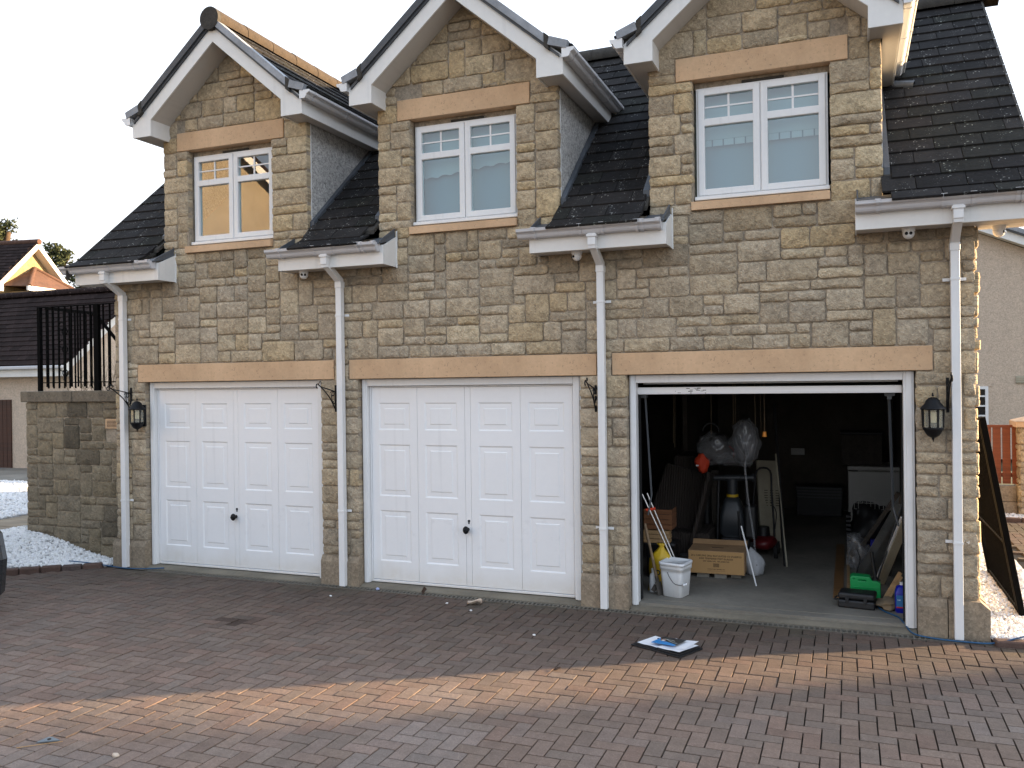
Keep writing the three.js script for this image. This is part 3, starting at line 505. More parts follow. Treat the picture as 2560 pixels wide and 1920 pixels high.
{
  const r = mulberry(505), ca = 1 / Math.hypot(1, PITCH), U = V(0, PITCH * ca, -ca), N = V(0, ca, PITCH * ca);
  const O = V(ROOF_XL, EAVE_Y, EAVE_Z), Ls = (EAVE_Z - RIDGE_Z) / ca;
  const keep = (p, low) => {
    if (low.z <= 0.04) for (const c of DOR) { const dx = Math.abs(p.x - c); if (dx < DHW + 0.03 && p.z > zVal(dx) + 0.02 && p.z < 0.05) return false; }
    if (low.z > 0.04) return true;
    return true;
  };
  const bound = (x, z) => {
    if (z > 0.04) { for (let i = 0; i < 4; i++) { const e = EAVE[i], l = e[0] + (i ? 0.2 : -0.04), h = i < 3 ? e[1] - 0.225 : ROOF_XR; if (x > l - 0.1 && x < h + 0.1) return [l, h]; } return [x, x]; }
    if (z - 0.10 > zVal(DHW)) { const g = [[ROOF_XL, DOR[0] - DHW - 0.03], [DOR[0] + DHW + 0.03, DOR[1] - DHW - 0.03], [DOR[1] + DHW + 0.03, DOR[2] - DHW - 0.03], [DOR[2] + DHW + 0.03, ROOF_XR]]; for (const q of g) if (x > q[0] - 0.15 && x < q[1] + 0.15) return q; return [x, x]; }
    return [-99, 99];
  };
  layTiles(O, V(1, 0, 0), U, N, ROOF_XR - ROOF_XL, Math.floor(Ls / TX), keep, r, true, bound);
  // decking below the tiles with notches for the dormers, and the rear slope
  const pts = [[ROOF_XL, 0.10]];
  DOR.forEach((c) => { const z1 = zVal(DHW); pts.push([c - DHW, 0.10], [c - DHW, z1], [c, zVal(0)], [c + DHW, z1], [c + DHW, 0.10]); });
  pts.push([ROOF_XR, 0.10], [ROOF_XR, RIDGE_Z], [ROOF_XL, RIDGE_Z]);
  const g = ext(pts.map(([x, z]) => [x, -z]), 0.04), p = g.attributes.position;
  for (let i = 0; i < p.count; i++) { const z = -p.getY(i), d = p.getZ(i); p.setXYZ(i, p.getX(i), roofY(z) - 0.05 + d, z); }
  g.computeVertexNormals(); obj('roof_deck', g, M.ridge, roof);
  obj('roof_deck', extX([[RIDGE_Z, RIDGE_Y - 0.05], [RIDGE_Z, RIDGE_Y], [WZB - 0.3, 3.55], [WZB - 0.3, 3.5]], ROOF_XL, ROOF_XR), M.browntile, roof);
  for (let x = ROOF_XL + 0.01; x < ROOF_XR - 0.2; x += 0.45) { const h = new THREE.CylinderGeometry(0.122, 0.126, 0.446, 14, 1, false, -Math.PI * 0.62, Math.PI * 1.24).rotateX(-Math.PI / 2).rotateY(Math.PI / 2); obj('ridge_tile', h.translate(x + 0.225, RIDGE_Y - 0.005 + R(-0.004, 0.004), RIDGE_Z), M.ridge, roof); }
  // verge trims at the two roof ends
  for (const x of [ROOF_XL, ROOF_XR]) obj('verge_trim', extX([[EAVE_Z + 0.02, roofY(EAVE_Z) - 0.11], [EAVE_Z + 0.02, roofY(EAVE_Z) + 0.0], [RIDGE_Z, RIDGE_Y + 0.02], [RIDGE_Z, RIDGE_Y - 0.11]], x - (x < 0 ? 0.015 : 0.005), x + (x < 0 ? 0.005 : 0.015)), M.ridge, roof);
  for (let j = 0; j < 17; j++) { const z = EAVE_Z - (j + 0.9) * TX * ca; obj('verge_clip', bb(ROOF_XR - 0.03, ROOF_XR + 0.02, roofY(z) + 0.012, roofY(z) + 0.019, z - 0.004, z + 0.004), M.alu, roof); }
}
const ogee = () => { // gutter profile, (out, up)
  const o = [[0, 0.078], [0, 0.004], [0.004, 0], [0.052, 0], [0.066, 0.006], [0.075, 0.02], [0.080, 0.036], [0.090, 0.047], [0.104, 0.051], [0.112, 0.058], [0.114, 0.080]];
  const inn = [[0.110, 0.080], [0.108, 0.060], [0.101, 0.055], [0.087, 0.051], [0.077, 0.040], [0.071, 0.022], [0.063, 0.010], [0.051, 0.004], [0.005, 0.004], [0.004, 0.078]];
  return [...o, ...inn];
};
const ogeeSolid = (d = 0) => [[-d * 0, 0.080], [0, -d], [0.052, -d], [0.066 + d * 0.7, 0.006 - d * 0.7], [0.075 + d, 0.02], [0.080 + d, 0.036], [0.090 + d * 0.5, 0.047 - d], [0.104, 0.051 - d], [0.112 + d, 0.058], [0.114 + d, 0.080]];
// eaves on the main roof
EAVE.forEach(([a, b], k) => {
  const e = new THREE.Group(); e.name = 'eave'; B.add(e);
  const zf = 0.283, y0 = 3.31, last = k === 3;
  obj('fascia_board', bb(a, last ? ROOF_XR : b, y0, 3.50, zf - 0.018, zf, 0.003), M.fascia, e);
  obj('soffit_board', bb(a + 0.002, last ? ROOF_XR : b - 0.002, y0 + 0.012, y0 + 0.02, last || k === 0 ? -0.0 : 0.0, zf - 0.019), M.soffit, e);
  const tri = [[0, y0], [zf - 0.0185, y0], [zf - 0.0185, 3.50], [0.0, 3.62]];
  if (k > 0) obj('eave_end', extX(tri, a, a + 0.012), M.fascia, e); else obj('eave_end', extX(tri, a, a + 0.012), M.fascia, e);
  if (!last) obj('eave_end', [extX(tri, b - 0.012, b), extX([[0.006, y0 - 0.01], [0.022, y0 - 0.01], [0.022, 3.66], [0.006, 3.68]], b + 0.001, b + 0.012)], M.fascia, e);
  else { obj('eave_end', extX([[-0.22, y0], [zf - 0.0185, y0], [zf - 0.0185, 3.50], [-0.22, roofY(-0.22) - 0.09]], ROOF_XR - 0.03, ROOF_XR - 0.012), M.fascia, e); obj('soffit_board', bb(WX1 + 0.01, ROOF_XR - 0.032, y0 + 0.012, y0 + 0.02, -0.22, 0), M.fascia, e); obj('soffit_board', extX([[-0.22, roofY(-0.22) - 0.10], [-0.22, roofY(-0.22) - 0.085], [RIDGE_Z, RIDGE_Y - 0.085], [RIDGE_Z, RIDGE_Y - 0.10]], WX1 + 0.01, ROOF_XR - 0.032), M.soffit, e); }
  // lead where the roof slope dies against the dormer walls
  const lead = (x0, x1) => extX([[0.34, 3.50], [0.34, 3.518], [-0.02, 3.632], [-0.02, 3.60]], x0, x1);
  if (!last) { obj('lead_flashing', [lead(b - 0.21, b - 0.014), extX([[0.31, 3.51], [0.305, 3.545], [0.015, 3.70], [0.015, 3.60]], b - 0.026, b - 0.0125)], M.lead, e); }
  if (k > 0) obj('lead_flashing', [lead(a + 0.013, a + 0.5), extX([[0.30, 3.51], [0.295, 3.545], [0.015, 3.69], [0.015, 3.60]], a + 0.0125, a + 0.024)], M.lead, e);
  if (k > 0) obj('lead_flashing', extX([[-0.03, roofY(-0.03) - 0.01], [-0.03, roofY(-0.03) + 0.05], [-1.3, roofY(-1.3) + 0.05], [-1.3, roofY(-1.3) - 0.01]], DOR[k - 1] + DHW + 0.002, DOR[k - 1] + DHW + 0.05), M.lead, e);
  if (!last) obj('lead_flashing', extX([[-0.03, roofY(-0.03) - 0.01], [-0.03, roofY(-0.03) + 0.05], [-1.3, roofY(-1.3) + 0.05], [-1.3, roofY(-1.3) - 0.01]], DOR[k] - DHW - 0.06, DOR[k] - DHW - 0.002), M.lead, e);
  const g0 = k === 0 ? a - 0.13 : k === 3 ? a + 0.004 : a - 0.085, g1 = last ? ROOF_XR + 0.02 : b - 0.035, gy = 3.437, off = (pts) => pts.map(([z, y]) => [z + zf + 0.003, y + gy]);
  obj('gutter', [extX(off(ogee()), g0, g1), extX(off(ogeeSolid()), g0 - 0.004, g0), extX(off(ogeeSolid()), g1, g1 + 0.004)], M.guttergrey, e);
  const px = PIPE[k], clips = [px - 0.10, px + 0.10, g1 - 0.16, g0 + 0.16, (px + g1) / 2 + 0.1].concat(last ? [] : [g1 - 0.015]);
  obj('gutter_lip', bb(g0, g1, gy + 0.0785, gy + 0.0815, zf + 0.108, zf + 0.119), M.upvc, e);
  for (const x of clips) obj('gutter_clip', [extX(off(ogeeSolid(0.007)), x - 0.013, x + 0.013), bb(x - 0.022, x + 0.022, gy + 0.08, gy + 0.088, zf + 0.09, zf + 0.124)], M.guttergrey, e);
  obj('gutter_outlet', extX(off(ogeeSolid(0.005)), px - 0.085, px + 0.085), M.guttergrey, e);
  // square downpipe with its swan neck
  const d = new THREE.Group(); d.name = 'downpipe'; B.add(d);
  const w = 0.066, zo = zf + 0.04, zw = 0.062, yb = 3.20, ya = 3.345;
  obj('pipe', [bb(px - 0.033, px + 0.033, G + 0.006, yb - 0.05, zw - 0.033, zw + 0.033, 0.005), bb(px - 0.038, px + 0.038, yb - 0.075, yb - 0.01, zw - 0.038, zw + 0.038, 0.005)], M.upvc, d);
  obj('swan_neck', [bb(px - 0.036, px + 0.036, ya - 0.01, gy + 0.004, zo - 0.036, zo + 0.036, 0.005), bb(px - 0.046, px + 0.046, gy - 0.028, gy - 0.004, zo - 0.04, zo + 0.045, 0.004), sqbar(V(px, ya + 0.035, zo + 0.001), V(px, ya - 0.035, zo - 0.01), w + 0.002, w + 0.002, 0, 0.004), sqbar(V(px, ya + 0.004, zo - 0.004), V(px, yb, zw + 0.0), w, w * 0.93, 0, 0.004), sqbar(V(px, yb + 0.02, zw + 0.012), V(px, yb - 0.04, zw), w + 0.002, w + 0.002, 0, 0.004)], M.upvc, d);
  for (const y of [2.88 + R(-0.05, 0.06), 0.80 + R(-0.04, 0.03)]) obj('pipe_clip', [bb(px - 0.036, px + 0.036, y - 0.011, y + 0.011, zw - 0.03, zw + 0.0365, 0.002), bb(px + 0.034, px + 0.085, y - 0.012, y + 0.012, 0.018, 0.024), bb(px - 0.085, px - 0.034, y - 0.012, y + 0.012, 0.018, 0.024), cyl(0.0045, 0.0045, 0.004, 8).rotateX(Math.PI / 2).translate(px + 0.07, y, 0.026)], M.upvc, d);
});
// dormer roofs
DOR.forEach((c, k) => {
  const d = new THREE.Group(); d.name = 'dormer_roof'; B.add(d);
  const zb = 0.302, ca = 1 / Math.hypot(1, GSL), bot = 4.905;
  const chev = [[0, 5.978], [1.12, 5.978 - GSL * 1.12 + 0.045], [1.12, 5.978 - GSL * 1.12], [1.12, bot], [0.865, bot], [0.865, GAP - GSL * 0.865], [0, GAP]];
  for (const s of [-1, 1]) {
    const P = chev.map(([x, y]) => [c + s * x, y]); if (s < 0) P.reverse();
    obj('bargeboard', ext(P, 0.018).translate(0, 0, zb - 0.018), M.fascia, d);
    const Q = [[0.004, GAP - 0.004 + 0.01], [0.866, GAP - GSL * 0.866 + 0.006], [0.866, GAP - GSL * 0.866 + 0.018], [0.004, GAP + 0.02]].map(([x, y]) => [c + s * x, y]); if (s < 0) Q.reverse();
    obj('soffit_board', ext(Q, 0.282).translate(0, 0, 0.0015), M.soffit, d);
    const X = (a, b) => [c + s * a, c + s * b];
    obj('box_return', bb(...X(0.866, 0.88), bot, GAP - GSL * 0.866 + 0.02, 0.0015, zb - 0.019), M.fascia, d);
    obj('soffit_board', [bb(...X(0.881, 1.118), bot + 0.010, bot + 0.018, 0.0015, zb - 0.019), bb(...X(DHW + 0.004, 1.118), bot + 0.010, bot + 0.018, -1.36, 0.001)], M.soffit, d);
    obj('fascia_board', bb(...X(1.104, 1.1195), bot + 0.002, 5.075, -1.42, zb - 0.0185, 0.002), M.fascia, d);
    // gutter beside the eave
    const gy = 5.045, pr = (pts) => { let q = pts.map(([o, y]) => [c + s * (1.122 + o), y + gy]); if (s < 0) q = q.reverse(); return q; };
    const z0 = -1.52, z1 = 0.335;
    obj('gutter', [ext(pr(ogee()), z1 - z0).translate(0, 0, z0)], M.gutterpvc, d); obj('gutter_cap', ext(pr(ogeeSolid(0.003)), 0.016).translate(0, 0, z1 - 0.008), M.upvc, d);
    for (const z of [0.20, -0.45, -1.05]) obj('gutter_clip', ext(pr(ogeeSolid(0.004)), 0.022).translate(0, 0, z), M.guttergrey, d);
    // verge trims up the gable
    const L = (x, o) => V(c + s * x, 5.978 - GSL * x + o / ca, 0);
    const strip = (x0, x1, o0, o1, za, zz) => { let q = [[x0, L(x0, o0).y], [x1, L(x1, o0).y], [x1, L(x1, o1).y], [x0, L(x0, o1).y]].map(([x, y]) => [c + s * x, y]); if (s < 0) q.reverse(); return ext(q, zz - za).translate(0, 0, za); };
    obj('verge_trim', strip(0.03, 1.09, 0.0, 0.022, 0.25, 0.322), M.vergegrey, d);
    obj('verge_cap', [strip(0.06, 0.975, 0.022, 0.086, 0.24, 0.345)], s > 0 ? M.vergelight : M.vergegrey, d);  // sunlit side painted in: right caps lighter grey, left caps darker
    const kick = [[0.99, 5.175], [1.165, 5.118], [1.185, 5.185], [1.008, 5.25]].map(([x, y]) => [c + s * x, y]); if (s < 0) kick.reverse();
    obj('verge_end', ext(kick, 0.13).translate(0, 0, 0.22), M.vergelight, d);
    obj('verge_joint', strip(0.955, 1.0, -0.006, 0.092, 0.238, 0.349), M.ridge, d);
    // slope: deck and tiles
    const ed = 1.0, q = [[0, -0.26], [ed, -0.26], [ed, -zVal(ed)], [0, -zVal(0)]], gg = ext(q, 0.03), p = gg.attributes.position;
    for (let i = 0; i < p.count; i++) { const x = p.getX(i), z = -p.getY(i), t = p.getZ(i); p.setXYZ(i, c + s * x, 5.978 - GSL * x + 0.005 + t, z); } 
    if (s < 0) for (let i = 0; i < p.count; i += 3) { const t = [p.getX(i), p.getY(i), p.getZ(i)]; p.setXYZ(i, p.getX(i + 1), p.getY(i + 1), p.getZ(i + 1)); p.setXYZ(i + 1, ...t); }
    gg.computeVertexNormals(); obj('roof_deck', gg, M.ridge, d);
    const U = V(-s * ca, GSL * ca, 0), N = V(s * GSL * ca, ca, 0), len = ed / ca, r = mulberry(900 + k * 2 + s), ex = V(0, 0, s > 0 ? -1 : 1);
    const O = V(c + s * ed, 5.978 - GSL * ed + 0.045, s > 0 ? 0.30 : -2.7);
    { const k2 = 1 / Math.hypot(1, 0.37), U2 = V(-s * k2, 0.37 * k2, 0), N2 = V(s * 0.37 * k2, k2, 0); layTiles(V(c + s * 1.195, 5.125, O.z), ex, U2, N2, 3.0, 1, (pp) => pp.z > -1.75, r); }
    obj('roof_deck', ext([[1.0, 5.13], [1.19, 5.075], [1.19, 5.11], [1.0, 5.185]].map(([x, y]) => [c + s * x, y]), 1.9).translate(0, 0, -1.62), M.ridge, d);
    layTiles(O, ex, U, N, 3.0, Math.floor(len / TX), (pp) => pp.z > zVal(Math.abs(pp.x - c)) - 0.12, r);
    // harled cheek
    const hz = (EAVE_Z - (4.96 - EAVE_Y - 0.035) / PITCH);
    obj('dormer_cheek', extX([[-0.068, roofY(-0.068) - 0.12], [-0.068, 5.0], [hz - 0.1, 5.0], [hz - 0.1, 4.9]], Math.min(...X(DHW - 0.11, DHW - 0.008)), Math.max(...X(DHW - 0.11, DHW - 0.008))), M.harl, d);
    obj('corner_bead', bb(...X(DHW - 0.012, DHW - 0.002), 3.72, 4.91, -0.078, -0.066), M.upvc, d);
    // quoin returns of the front stones show at the cheek edge
  }
  for (let z = 0.30, i = 0; z > -2.6; z -= 0.45, i++) obj('ridge_tile', new THREE.CylinderGeometry(0.118, 0.122, 0.446, 16, 1, false, -Math.PI * 0.62, Math.PI * 1.24).rotateX(-Math.PI / 2).translate(c, 6.045 + R(-0.003, 0.003), z - 0.222), k === 0 ? M.lichenridge : M.ridge, d);
  obj('ridge_end', [new THREE.CylinderGeometry(0.122, 0.122, 0.05, 22).rotateX(Math.PI / 2).translate(c, 6.045, 0.328)], M.ridge, d);
});
{ // tiles: the 300 that show largest one by one, the rest as masses
  tileList.sort((a, b) => b.score - a.score);
  const q = V(), s = V(), ro = new THREE.Quaternion();
  tileList.slice(0, 300).forEach((t) => { const o = new THREE.Mesh(tileGeos[t.k], slateMats[t.t]); o.name = 'roof_tile'; t.m.decompose(q, ro, s); o.position.copy(q); o.quaternion.copy(ro); o.scale.copy(s); roof.add(o); });
  const rest = tileList.slice(300), im = new THREE.InstancedMesh(tileGeos[0], M.slate, rest.length); im.name = 'roof_tiling'; im.userData.kind = 'stuff';
  const cc = new THREE.Color(); rest.forEach((t, i) => { im.setMatrixAt(i, t.m); im.setColorAt(i, cc.setRGB(...slateTones[t.t])); }); roof.add(im);
}
// slumped lead at the foot of the valley by the last gable
obj('lead_flashing', tube([V(6.08, roofY(-1.35) + 0.04, -1.40), V(6.2, roofY(-1.25) + 0.06, -1.3), V(6.38, roofY(-1.22) + 0.05, -1.26)], 0.045, 12, 8), M.lead, roof);
/* ------------------------------------------------------------------ paving, kerbs, gravel, drain */
const U0 = 0.1031, PX0 = 5.600, PZ0 = 2.456;
const kerbL = (x) => 0.15 - (x + 2.42) * 0.80;                    // the drive's edge beside the terrace wall
const drive = new THREE.Group(); drive.name = 'driveway'; scene.add(drive);
drive.userData = { kind: 'structure', label: 'red-brown herringbone block paving of the forecourt', category: 'driveway' };
{
  const r = mulberry(4242);
  obj('paving_bed', [new THREE.PlaneGeometry(60, 44).rotateX(-Math.PI / 2).translate(27.52, G - 0.028, 16), new THREE.PlaneGeometry(14, 44).rotateX(-Math.PI / 2).translate(-9.5, G - 0.045, 22.93)], M.sand, drive);
  const blk = (seed) => { const q = mulberry(seed), g = new RoundedBoxGeometry(U0 * 2 - 0.0085, 0.06, U0 - 0.0085, 1, 0.0025).translate(0, -0.03, 0); return boxUV(g, 0.45, [q() * 9, q() * 9]); };
  const geos = [3, 5, 8, 13, 21, 34].map(blk);
  const stainN = fbm(128, 5, 4, 707), wearN = fbm(128, 3, 4, 717), at = (n, x, z, s) => n[((Math.floor((z / s + 50) * 128) % 128) * 128) + (Math.floor((x / s + 50) * 128) % 128)];
  const base = [[0.205, 0.142, 0.118], [0.190, 0.146, 0.128], [0.205, 0.150, 0.120], [0.178, 0.150, 0.134], [0.222, 0.134, 0.108], [0.192, 0.138, 0.119]];
  const list = [];
  const add = (x, z, v) => {
    const hz = v ? U0 : U0 / 2, zn = z + hz; let cut = 1; if (zn < 0.17 && x < 7.3) return; if (z - hz < 0.142 && x > -2.4 && x < 7.3) { cut = (zn - 0.142) / (2 * hz); z = (zn + 0.142) / 2; }
    const inMain = z > 0.14 && z < 7.2 && x > -6 && x < 10.6 && z > kerbL(x) + 0.12, inSide = x > 7.62 && x < 12 && z < 0.3 && z > -6.3;
    if (!inMain && !inSide) return;
    let l = 0.92 + r() * 0.24; const b = Math.floor(Math.pow(r(), 1.25) * 6);
    l *= mix(0.60, 1.14, sstep(0.2, 2.6, z)) * mix(0.86, 1.16, at(wearN, x, z, 3.1));       // dirt and damp by the doors, plus painted-in shade there and skylight farther out
    const pale = sstep(0.52, 0.66, at(stainN, x, z, 4.3)) * sstep(1.6, 3.0, z + (x - 3) * 0.25), oil = sstep(0.24, 0.08, Math.hypot(x - 0.66, (z - 1.5) * 1.4));
    let c = base[b].map((q, i) => mix(q, [0.208, 0.153, 0.117][i], 0.66) * l); const m = (c[0] + c[1] + c[2]) / 3;
    c = c.map((q, i) => mix(q, m * [1.72, 1.50, 1.36][i], pale * 0.32)); c = c.map((q) => q * (1 - 0.62 * oil));
    const moss = sstep(0.55, 0.2, z) * sstep(0.4, 0.7, at(stainN, x, z, 2.2)); c = [mix(c[0], 0.095, moss * 0.5), mix(c[1], 0.088, moss * 0.5), mix(c[2], 0.06, moss * 0.5)];
    const p = V(x, G, z);
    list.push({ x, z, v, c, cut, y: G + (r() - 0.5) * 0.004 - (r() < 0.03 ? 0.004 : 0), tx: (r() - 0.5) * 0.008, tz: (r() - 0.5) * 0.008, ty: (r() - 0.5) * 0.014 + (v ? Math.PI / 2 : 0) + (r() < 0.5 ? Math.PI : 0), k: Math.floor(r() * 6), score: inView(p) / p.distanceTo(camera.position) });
  };
  for (let i = -140; i < 140; i++) for (let j = -70; j < 70; j++) {
    const cx = i + 2 * j, cy = i - 2 * j; if (cx < -90 || cx > 70 || cy < -60 || cy > 100) continue;
    add(PX0 + (cx + 1) * U0, PZ0 + (0.5 - cy) * U0, false); add(PX0 + (cx + 0.5) * U0, PZ0 - (cy + 1) * U0, true);
  }
  list.sort((a, b) => b.score - a.score);
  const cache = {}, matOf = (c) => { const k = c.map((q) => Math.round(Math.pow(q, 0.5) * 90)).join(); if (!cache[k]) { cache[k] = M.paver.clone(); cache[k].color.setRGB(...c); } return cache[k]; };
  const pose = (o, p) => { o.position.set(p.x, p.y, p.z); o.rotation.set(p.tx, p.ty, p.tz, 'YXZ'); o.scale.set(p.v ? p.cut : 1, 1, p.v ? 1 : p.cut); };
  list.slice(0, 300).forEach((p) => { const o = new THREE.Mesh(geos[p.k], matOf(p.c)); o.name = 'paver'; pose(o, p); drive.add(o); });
  const rest = list.slice(300);
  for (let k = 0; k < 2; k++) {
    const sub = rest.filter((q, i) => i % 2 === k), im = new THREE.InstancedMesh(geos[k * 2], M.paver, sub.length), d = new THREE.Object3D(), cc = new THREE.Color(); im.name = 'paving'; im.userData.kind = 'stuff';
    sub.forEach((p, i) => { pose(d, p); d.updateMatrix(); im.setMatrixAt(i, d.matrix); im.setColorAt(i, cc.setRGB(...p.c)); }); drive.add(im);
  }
}
{ // linear drain along the foot of the doors
  const d = thing('drain_channel', 'long slotted drain grating along the foot of the garage doors', 'drain', [0, 0, 0]);
  const x0 = -1.72, x1 = 6.80, z0 = 0.046, z1 = 0.138, y = G + 0.003;
  obj('channel_bed', bb(x0, x1, y - 0.06, y - 0.05, z0, z1), M.jet, d); obj('channel', [bb(x0, x1, y - 0.05, y, z0, z0 + 0.009), bb(x0, x1, y - 0.05, y, z1 - 0.009, z1)], M.grate, d);
  const g = new THREE.BoxGeometry(0.0155, 0.014, z1 - z0 - 0.018), n = Math.floor((x1 - x0) / 0.042), im = new THREE.InstancedMesh(g, M.grate, n), o = new THREE.Object3D();
  for (let i = 0; i < n; i++) { o.position.set(x0 + (i + 0.5) * 0.042, y - 0.009 + R(-0.002, 0.001), (z0 + z1) / 2); o.updateMatrix(); im.setMatrixAt(i, o.matrix); } im.name = 'grating'; im.userData.kind = 'stuff'; d.add(im);
}
// kerbs
function kerb(label, pts, name = 'kerb') {
  const k = new THREE.Group(); k.name = numbered(name); scene.add(k); k.userData = { kind: 'structure', label, category: 'kerb' };
  for (let i = 0; i + 1 < pts.length; i++) {
    const a = V(pts[i][0], 0, pts[i][1]), b = V(pts[i + 1][0], 0, pts[i + 1][1]), L = a.distanceTo(b), n = Math.round(L / 0.21), u = b.clone().sub(a).normalize(), ang = Math.atan2(-u.z, u.x);
    for (let j = 0; j < n; j++) { const g = new RoundedBoxGeometry(L / n - 0.008, 0.13, 0.105, 2, 0.018).rotateY(ang).translate(a.x + u.x * (j + 0.5) * L / n, G + 0.0 + R(-0.004, 0.004) - 0.012, a.z + u.z * (j + 0.5) * L / n); const m = kerbMats[Math.floor(rnd() * 3)]; obj('kerb_block', boxUV(clean(g), 0.45, [rnd(), rnd()]), m, k); }
  }
}
const kerbMats = [[0.13, 0.085, 0.07], [0.12, 0.088, 0.078], [0.14, 0.09, 0.072]].map((c) => { const m = M.paver.clone(); m.color.setRGB(...c); return m; });
kerb('red-brown kerb blocks between the white gravel and the drive by the terrace wall', [[-2.36, 0.13], [-4.9, 2.16]]);
kerb('red-brown kerb blocks beside the end pier, edging the gravel under the leaning gate', [[6.80, 0.13], [7.25, 0.07], [7.5, -0.12]]);
kerb('dark kerb edging the far white gravel by the brown fence', [[7.2, -6.42], [11.5, -6.42]]);
// white gravel
const bank = (x, z) => 0.26 * sstep(-2.5, -4.0, x) * (1 - 0.7 * sstep(-0.1, 1.1, z + (x + 3) * 0.35)) + 0.028;
function gravel(label, poly, hfun, dens, size, seed) {
  const inside = (x, z) => { let c = false; for (let i = 0, j = poly.length - 1; i < poly.length; j = i++) { const [xi, zi] = poly[i], [xj, zj] = poly[j]; if ((zi > z) !== (zj > z) && x < (xj - xi) * (z - zi) / (zj - zi) + xi) c = !c; } return c; };
  const r = mulberry(seed), xs = poly.map((p) => p[0]), zs = poly.map((p) => p[1]), bx = [Math.min(...xs), Math.max(...xs), Math.min(...zs), Math.max(...zs)];
  const root = new THREE.Group(); root.name = numbered('gravel'); scene.add(root); root.userData = { kind: 'stuff', label, category: 'gravel' };
  const bed = ext(poly.map(([x, z]) => [x, -z]), 0.001), n0 = bed.attributes.position;
  const sx = Math.ceil((bx[1] - bx[0]) / 0.12), sz = Math.ceil((bx[3] - bx[2]) / 0.12), pg = new THREE.PlaneGeometry(bx[1] - bx[0], bx[3] - bx[2], sx, sz).rotateX(-Math.PI / 2).translate((bx[0] + bx[1]) / 2, 0, (bx[2] + bx[3]) / 2).toNonIndexed(), P = pg.attributes.position, keep = [];
  for (let i = 0; i < P.count; i += 3) { const cx = (P.getX(i) + P.getX(i + 1) + P.getX(i + 2)) / 3, cz = (P.getZ(i) + P.getZ(i + 1) + P.getZ(i + 2)) / 3; if (inside(cx, cz)) for (let k = 0; k < 3; k++) keep.push(P.getX(i + k), hfun(P.getX(i + k), P.getZ(i + k)) - 0.006, P.getZ(i + k)); }
  const bg = new THREE.BufferGeometry(); bg.setAttribute('position', new THREE.Float32BufferAttribute(keep, 3)); bg.computeVertexNormals(); obj('gravel_bed', bg, M.gravelbed, root, { kind: 'stuff' });
  const area = (bx[1] - bx[0]) * (bx[3] - bx[2]), N = Math.floor(area * dens), pts = [];
  for (let i = 0; i < N; i++) { const x = mix(bx[0], bx[1], r()), z = mix(bx[2], bx[3], r()); if (inside(x, z)) pts.push([x, z]); }
  for (let k = 0; k < 3; k++) {
    const ig = new THREE.IcosahedronGeometry(1, 1), p = ig.attributes.position, q = mulberry(seed + k), sc = {};
    for (let i = 0; i < p.count; i++) { const key = p.getX(i).toFixed(3) + p.getY(i).toFixed(3) + p.getZ(i).toFixed(3); sc[key] ??= 0.72 + q() * 0.5; p.setXYZ(i, p.getX(i) * sc[key], p.getY(i) * sc[key] * 0.68, p.getZ(i) * sc[key] * 0.82); }
    ig.computeVertexNormals();
    const sub = pts.filter((_, i) => i % 3 === k), im = new THREE.InstancedMesh(ig, M.pebble, sub.length), o = new THREE.Object3D(), cc = new THREE.Color(); im.name = 'pebbles'; im.userData.kind = 'stuff';
    sub.forEach(([x, z], i) => { const s = size * (0.55 + r() * 0.75); o.position.set(x, hfun(x, z) + s * 0.15 + r() * 0.008, z); o.rotation.set(r() * 6, r() * 6, r() * 6); o.scale.setScalar(s); o.updateMatrix(); im.setMatrixAt(i, o.matrix); const b = r() < 0.07 ? 0.35 + r() * 0.3 : 0.82 + r() * 0.22; im.setColorAt(i, cc.setRGB(b, b, b * (0.97 + r() * 0.05))); });
    root.add(im);
  }
}
gravel('white gravel banked up against the terrace wall beside the drive', [[-2.40, 0.08], [-2.28, -0.24], [-4.04, -0.24], [-4.04, -0.6], [-4.42, -0.6], [-4.42, 1.70]], bank, 2600, 0.021, 31);
gravel('white gravel beyond the paved path, in front of the brown garage door', [[-5.52, 1.2], [-5.52, -4.6], [-10.5, -4.6], [-10.5, 1.2]], (x, z) => 0.265, 900, 0.026, 32);
gravel('white gravel strip between the end pier and the leaning black gate', [[6.80, 0.05], [7.2, 0.0], [7.46, -0.2], [7.52, -6.3], [6.8, -6.3]], (x, z) => 0.03 + 0.03 * sstep(7.6, 6.8, x), 2000, 0.021, 33);
gravel('white gravel in front of the low wall below the brown fence', [[7.0, -6.46], [11.5, -6.46], [11.5, -7.0], [7.0, -7.0]], () => 0.05, 700, 0.026, 34);
{ // paved path and the yard beyond
  const p = new THREE.Group(); p.name = 'path'; scene.add(p); p.userData = { kind: 'structure', label: 'sandy coloured slab path between the two beds of white gravel', category: 'path' };
  for (let i = 0; i < 13; i++) obj('paving_slab', bb(-5.50, -4.44, 0.16, 0.262 + R(-0.003, 0.003), 1.2 - (i + 1) * 0.45 + 0.006, 1.2 - i * 0.45 - 0.006, 0.006), M.slab, p);
  obj('yard', bb(-16, -4.1, 0.0, 0.22, -8.2, -4.62), M.concrete, null, { kind: 'structure', label: 'grey concrete apron in front of the brown garage door', category: 'yard' });
}
